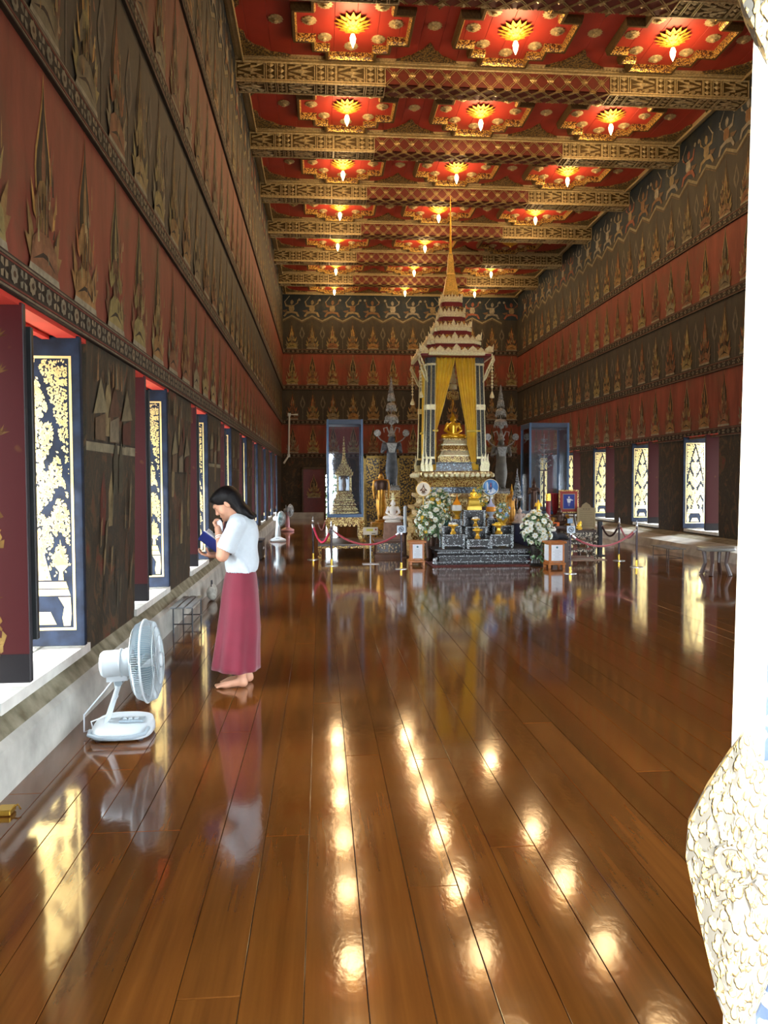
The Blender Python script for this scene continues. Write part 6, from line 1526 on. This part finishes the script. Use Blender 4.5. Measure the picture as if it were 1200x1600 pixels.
# base: rounded slab, sloped top, panel, carrying loop
mb = MB(); R0 = []
def slab(k, zz, zf):
    pts = []
    for i in range(36):
        a = 2*math.pi*i/36; c, s = math.cos(a), math.sin(a); x = .19*k*math.copysign(abs(c)**.55, c); y = .17*k*math.copysign(abs(s)**.7, s); pts.append((x, y, zz+zf*(y/.17)))
    return pts
mb.loft([slab(.96, .012, 0), slab(1.0, .02, 0), slab(1.0, .05, .01), slab(.95, .075, .025), slab(.8, .085, .03)]); mb.build('base', WHITEP, fo, 50)
for i in range(4): MB().lathe([(.02, 0), (.02, .015)], 10, (.13*(1 if i % 2 else -1), .11*(1 if i > 1 else -1), 0)).build('rubber_foot', INK, fo)
MB().bx(-.02, .13, -.03, .05, .086, .10).build('control_panel', GREYP, fo)
for i in range(3): MB().cbox(.0+.035*i, .025+.035*i, -.015, .02, .10, .11, .003).build('button', WHITEP, fo)
MB().tube([(-.18, -.10, .06), (-.17, -.165, .055), (-.10, -.20, .045), (.0, -.212, .04), (.10, -.20, .045), (.17, -.165, .055), (.18, -.10, .07)], .013, 10).build('carrying_loop', GREYP, fo, True)
ja = hc+Vector((-.09, 0, -.13))
for s in (-1, 1): MB().tube([(-.11, .02+s*.02, .08), ja+Vector((0, .02+s*.02, 0)), ja+Vector((.02, .02+s*.02, .05))], [.015, .012, .012], 8).build('support_arm', WHITEP, fo, True)
MB().tube([ja+Vector((0, -.02, 0)), ja+Vector((0, .06, 0))], .024, 12).build('tilt_knob', GREYP, fo, True)
MB().tube([hc+Vector((-.14, .03, -.08)), hc+Vector((-.10, .0, -.22)), hc+Vector((-.17, -.02, -.34)), (-.19, -.04, .1), (-.185, -.02, .05)], .005, 6).build('power_cord', WHITEP, fo, True)
MB().tube([hc+Vector((-.12, .05, -.10)), hc+Vector((-.2, .08, -.2)), (-.26, .05, .12), (-.24, -.02, .03), (-.18, 0, .04)], .005, 6).build('power_cord', WHITEP, fo, True)
# two pedestal fans far down the left wall
def pedestal_fan(label, px, py, ytop, body, blade, base_m):
    d = _F+_R*((px-600)/FPX)-_U*((py-800)/FPX); t = -H/d.z; o = thing('pedestal_fan', (d.x*t, d.y*t, 0), label, 'fan'); Y = d.y*t; h = WZ(ytop, Y)
    MB().lathe([(.20, 0), (.22, .02), (.21, .06), (.12, .10), (.07, .13)], 20).build('base', base_m, o, True)
    MB().lathe([(.075, .10), (.065, h*.4), (.05, h-.28), (.04, h-.2)], 14).build('column', base_m, o, True)
    fan_head(o, TR(.03, 0, h-.16) @ RZ(math.radians(-22)), .20, .13, 36, .0035, body, blade, mat('guard_wire', 'c6cfd2'), .065)
    MB().tube([(-.05, 0, h-.1), (-.05, 0, h+.02)], .012, 6).build('oscillation_knob', body, o)
    MB().bx(-.05, .05, -.15, -.07, .07, .10).build('control_panel', GREYP, o)
pedestal_fan('white pedestal fan with pale blue blades far down the left wall', 434.5, 846, 800, WHITEP, mat('pale_blue_blade', 'a8d4d8', .3), WHITEP)
pedestal_fan('pink-based pedestal fan behind the white one in the far left corner', 449.5, 830, 789, WHITEP, mat('grey_blade', 'c2ccd0', .3), mat('pink_plastic', 'd8a0a8', .35))

# ================================================================== THE WOMAN WITH THE BOOK
PY = 6.18; PX = at(368, 1072, PY).x
wm = thing('person', (PX, PY, 0), 'barefoot woman in white t-shirt and long maroon skirt reading a blue book', 'person')
SKIN = mat('skin', 'c08e72', .5, var=.06, scale=12, spec=.4); b_ = SKIN.node_tree.nodes['Principled BSDF']; b_.inputs['Subsurface Weight'].default_value = .06; b_.inputs['Subsurface Radius'].default_value = (.02, .008, .004)
HAIR = mat('black_hair', '080607', .55, var=.3, scale=30, spec=.2, bumps=.6, bscale=90, bdist=.004)
SHIRT = mat('white_cotton', 'b6c1c8', .85, var=.05, scale=5, sheen=.2, bumps=.9, bscale=9, bdist=.03)
SKIRT = mat('maroon_skirt', '70132a', .8, var=.12, scale=5, sheen=.3)
hcn = Vector((-.055, 0, 1.452)); fv = Vector((-.80, 0, -.60)); uv = Vector((-.60, 0, .80)); sv = Vector((0, -1, 0))   # head centre, face, crown, left ear
def Hd(f, u, s=0): return tuple(hcn+fv*f+uv*u+sv*s)
HR3 = np.array([fv[:], sv[:], uv[:]]).T
prims = [('e', Hd(-.015, .025), (.096, .076, .088), HR3), ('e', Hd(.035, -.03), (.062, .06, .082), HR3), ('c', Hd(.045, -.085), Hd(.078, -.095), .036, .024), ('e', Hd(.088, -.092), (.018, .02, .016), HR3, .012),
         ('c', Hd(.088, .012), Hd(.108, -.026), .009, .0125, .012), ('e', Hd(.104, -.03, 0), (.011, .017, .009), HR3, .008), ('e', Hd(.085, .03), (.02, .055, .014), HR3, .02),
         ('e', Hd(.092, -.057), (.012, .024, .007), HR3, .006), ('e', Hd(.09, -.068), (.011, .02, .007), HR3, .006),
         ('c', Hd(-.03, -.05), (.03, 0, 1.315), .05, .056), ('e', (.055, 0, 1.29), (.075, .12, .05))]
for s in (-1, 1):
    prims += [('e', Hd(.055, -.03, s*.045), (.03, .022, .028), HR3), ('e', Hd(-.012, -.012, s*.078), (.024, .009, .034), HR3, .006), ('e', Hd(.078, .006, s*.032), (.012, .016, .009), HR3, .008)]
# torso, arms
prims += [('c', (.06, 0, 1.25), (.065, 0, 1.0), .105, .10), ('c', (.065, -.06, 1.05), (.065, .06, 1.05), .10, .10)]
SLt, ELt, WLt = (.05, -.165, 1.285), (-.065, -.205, 1.055), (-.098, -.118, 1.205)
SRt, ERt, WRt = (.05, .165, 1.285), (-.005, .215, 1.045), (-.135, .055, 1.035)
for S_, E_, W_ in ((SLt, ELt, WLt), (SRt, ERt, WRt)):
    prims += [('c', S_, E_, .054, .043), ('c', E_, W_, .042, .027)]
def finger(base, dirs, lens, r):
    out = []; p = Vector(base)
    for d, l in zip(dirs, lens):
        q = p+Vector(d).normalized()*l; out.append(('c', tuple(p), tuple(q), r, r*.9, .006)); p = q; r *= .92
    return out
# left hand raised to the mouth, fingers curled round a tissue
hw_ = Vector(WLt); pal = hw_+Vector((-.012, .028, .052))
prims += [('e', tuple(hw_.lerp(pal, .75)), (.022, .038, .045), None, .015), ('c', tuple(hw_), tuple(pal), .024, .026, .015)]
for i in range(4):
    b0 = pal+Vector((-.018+.004*i, -.028+.019*i, .022-.003*abs(i-1)))
    prims += finger(b0, ((-.35, .1, .8), (.35, .2, .6), (.8, .2, -.1)), (.03, .026, .02), .0088)
prims += finger(pal+Vector((.012, .015, -.005)), ((.5, .3, .7), (.3, .1, .9)), (.034, .028), .0095)
# right hand under the book
hr = Vector(WRt); pr_ = hr+Vector((-.055, -.03, .005))
prims += [('c', tuple(hr), tuple(pr_), .024, .022, .015), ('e', tuple(pr_), (.045, .038, .016), None, .015)]
for i in range(4):
    prims += finger(pr_+Vector((-.03, -.032+.02*i, .0)), ((-.85, -.1, .35), (-.7, -.1, .7), (-.3, -.1, .9)), (.032, .026, .02), .0085)
prims += finger(pr_+Vector((.0, -.035, .01)), ((-.3, -.5, .6), (-.2, -.3, .9)), (.035, .028), .0095)
# legs and bare feet
for (x, y, fx) in ((.035, -.075, -.01), (.065, .085, .02)):
    prims += [('c', (.04, y*.9, .55), (x+.02, y, .20), .06, .045), ('c', (x+.02, y, .22), (x+.025, y, .07), .045, .034), ('e', (x+.035, y, .035), (.036, .033, .034)), ('c', (x+.02, y, .045), (x-.10, y-.012, .024), .034, .024), ('e', (x-.115, y-.01, .022), (.045, .042, .020))]
    for i in range(5):
        L_ = (.05, .046, .041, .036, .03)[i]; yy = y-.038*(1 if y < 0 else -1)*-1+(.018*i)*(-1 if y < 0 else 1)*1
        yy = y+(.033-.0165*i)*(1 if y < 0 else -1)
        prims.append(('c', (x-.135, yy, .018), (x-.135-L_*(1 if i else .95), yy-.006, .012), .0125 if i == 0 else .0095, .0115 if i == 0 else .0085, .006))
sdf_obj('body', prims, .0055, SKIN, wm, .022)
# face details
EYE = mat('eye_dark', '15100e', .3)
for s in (-1, 1):
    mb = MB(); mb.tube([Hd(.087, .004, s*.017), Hd(.0885, .0, s*.03), Hd(.082, .002, s*.043)], [.0022, .003, .0018], 6); mb.build('eyelid_line', EYE, wm, True)
    MB().tube([Hd(.098, .028, s*.014), Hd(.098, .034, s*.03), Hd(.088, .031, s*.046)], [.003, .0035, .002], 6).build('eyebrow', EYE, wm, True)
MB().tube([Hd(.098, -.0615, -.02), Hd(.1025, -.063, 0), Hd(.098, -.0615, .02)], [.0025, .0042, .0025], 6).build('lips', mat('lip', '9c4a4a', .45), wm, True)
# hair: cap, long fall over the back of the neck, strand in front
hp = [('e', Hd(-.022, .04), (.104, .086, .088), HR3), ('e', Hd(.03, .082), (.066, .07, .036), HR3), ('e', Hd(-.075, -.0), (.055, .083, .088), HR3)]
for s in (-1, -.5, 0, .5, 1):
    hp += [('c', Hd(-.06, .02, s*.05), (.085, -s*.075, 1.385), .05, .038, .03), ('c', (.085, -s*.075, 1.385), (.145+.01*abs(s), -s*.10, 1.345), .036, .02, .03)]
hp += [('c', Hd(.045, .075, -.06), Hd(.05, -.05, -.075), .026, .022, .02), ('c', Hd(.05, -.05, -.075), (-.16, .075, 1.22), .022, .014, .02), ('c', Hd(.04, .09, .03), Hd(.06, .055, .055), .02, .006, .015)]
ho = sdf_obj('hair', hp, .0055, HAIR, wm, .025)
# t-shirt: torso shell, sleeves
def ellr(cx, cy, rx, ry, zz, n=40, tilt=0., wob=0., ph=0.):
    return [(cx+rx*math.cos(2*math.pi*i/n)*(1+wob*math.sin(5*2*math.pi*i/n+ph)), cy+ry*math.sin(2*math.pi*i/n), zz+tilt*math.cos(2*math.pi*i/n)) for i in range(n)]
sp_ = [('c', (.055, -.10, 1.30), (.055, .10, 1.30), .062, .062, .03), ('c', (.06, -.05, 1.25), (.065, -.05, 1.0), .112, .118, .04), ('c', (.06, .05, 1.25), (.065, .05, 1.0), .112, .118, .04), ('e', (.085, 0, 1.20), (.105, .165, .13)), ('e', (.0, 0, 1.16), (.085, .14, .10)), ('c', (.045, 0, 1.335), (.035, 0, 1.345), .07, .066, .02),
       ('c', (.062, -.05, .98), (.062, -.05, .955), .12, .118, .03), ('c', (.062, .05, .98), (.062, .05, .955), .12, .118, .03)]
for S_, E_ in ((SLt, ELt), (SRt, ERt)):
    a = Vector(S_); c = a.lerp(Vector(E_), .68); sp_ += [('c', tuple(a+Vector((0, 0, .01))), tuple(c), .066, .072, .025)]
for i in range(7):    # soft creases
    a = 1.1-.03*i; sp_ += [('c', (-.045+.01*i, -.13+.008*i, a+.05), (.05+.02*i, -.175, a-.06), .010, .006, .03)]
v, f = sdf_mesh(sp_, .006, .03)
v = np.array(v); keep = np.ones(len(f), bool)
zf = v[:, 2][f].min(1); keep &= zf > .912                      # open hem
neck = np.linalg.norm(v[f].mean(1)-np.array([.025, 0, 1.385]), axis=1) < .070; keep &= ~neck
for S_, E_ in ((SLt, ELt), (SRt, ERt)):                         # open sleeve ends
    a = np.array(S_); d = np.array(E_)-a; L2 = np.linalg.norm(d); d = d/L2
    cc = v[f].mean(1)-a; t = cc@d; r = np.linalg.norm(cc-t[:, None]*d, axis=1); keep &= ~((t > L2*.68+.04) & (r < .062))
f = f[keep]
me = bpy.data.meshes.new('t_shirt'); me.from_pydata(v.tolist(), [], f.tolist()); me.materials.append(SHIRT); me.polygons.foreach_set('use_smooth', [True]*len(me.polygons)); me.update()
so_ = link('t_shirt', me, wm); sm = so_.modifiers.new('cloth', 'SOLIDIFY'); sm.thickness = .004; sm.offset = 1
# long flared skirt with soft folds
mb = MB(); rings = []
prof = [(.955, .055, .102, .145), (.93, .055, .112, .155), (.86, .05, .128, .172), (.75, .045, .142, .182), (.6, .04, .155, .19), (.45, .033, .168, .20), (.3, .018, .174, .206), (.18, .008, .182, .214), (.142, .005, .184, .216), (.14, .005, .178, .21), (.30, .018, .166, .198)]
for j, (zz, cx, rx, ry) in enumerate(prof):
    k = min(1, max(0, (.93-zz)/.75)); n = 72; ring = []
    for i in range(n):
        a = 2*math.pi*i/n; fold = 1+k*(.05*math.sin(9*a+.7)+.035*math.sin(5*a+2.2+zz*2)); ring.append((cx+rx*math.cos(a)*fold, ry*math.sin(a)*fold, zz+(.012*k*math.cos(a-2.6) if zz < .2 else 0)))
    rings.append(ring)
mb.loft(rings, cap=False); mb.build('skirt', SKIRT, wm, 'all')
MB().loft([ellr(.055, 0, .108, .15, zz) for zz in (.93, .962)], cap=False).build('waistband', SKIRT, wm)
for i, (dz, r) in enumerate(((.0, .031), (.012, .031))):
    p = Vector(WLt)-(Vector(WLt)-Vector(ELt)).normalized()*(.012+.016*i); ax = (Vector(WLt)-Vector(ELt)).normalized()
    M = Matrix.Translation(p) @ ax.to_track_quat('Z', 'Y').to_matrix().to_4x4(); q = MB(M); q.ring((0, 0, 0), r, .0042, 'z', 24, 6); q.build('bracelet', mat('pearl_bead', 'e8e2d8', .3), wm, True)
# tissue in the raised hand
ts = thing('tissue', tuple(Vector((PX, PY, 0))+pal+Vector((.012, .0, .035))), "crumpled white tissue in the woman's raised hand", 'tissue')
sdf_obj('paper', [('e', (0, 0, 0), (.022, .02, .03)), ('e', (.016, -.008, -.03), (.012, .014, .035)), ('e', (-.008, .01, .02), (.018, .016, .014))], .004, PAPER, ts, .01)
# open book with blue cover
bk = thing('book', (PX-.203, PY+.02, 1.112), "open blue book held in the woman's hand", 'book'); bk.rotation_euler = (0, math.radians(38), 0)
for s in (-1, 1):
    c = MB(RX(math.radians(38*s))); c.cbox(-.095, .095, 0 if s > 0 else -.15, .15 if s > 0 else 0, -.006, 0, .001); c.build('cover', mat('book_blue', '1d2c72', .45, var=.05), bk)
    c = MB(RX(math.radians(38*s))); c.cbox(-.09, .09, .002 if s > 0 else -.145, .145 if s > 0 else -.002, 0, .013, .002); pg = c.build('pages', PAPER, bk)
    c = MB(RX(math.radians(38*s)))
    for i in range(12): c.bx(-.075+.012*i, -.071+.012*i, .02 if s > 0 else -.13, .13 if s > 0 else -.02, .013, .0134)
    tag(c.build('text_lines', GREYINK, pg), kind='stuff')
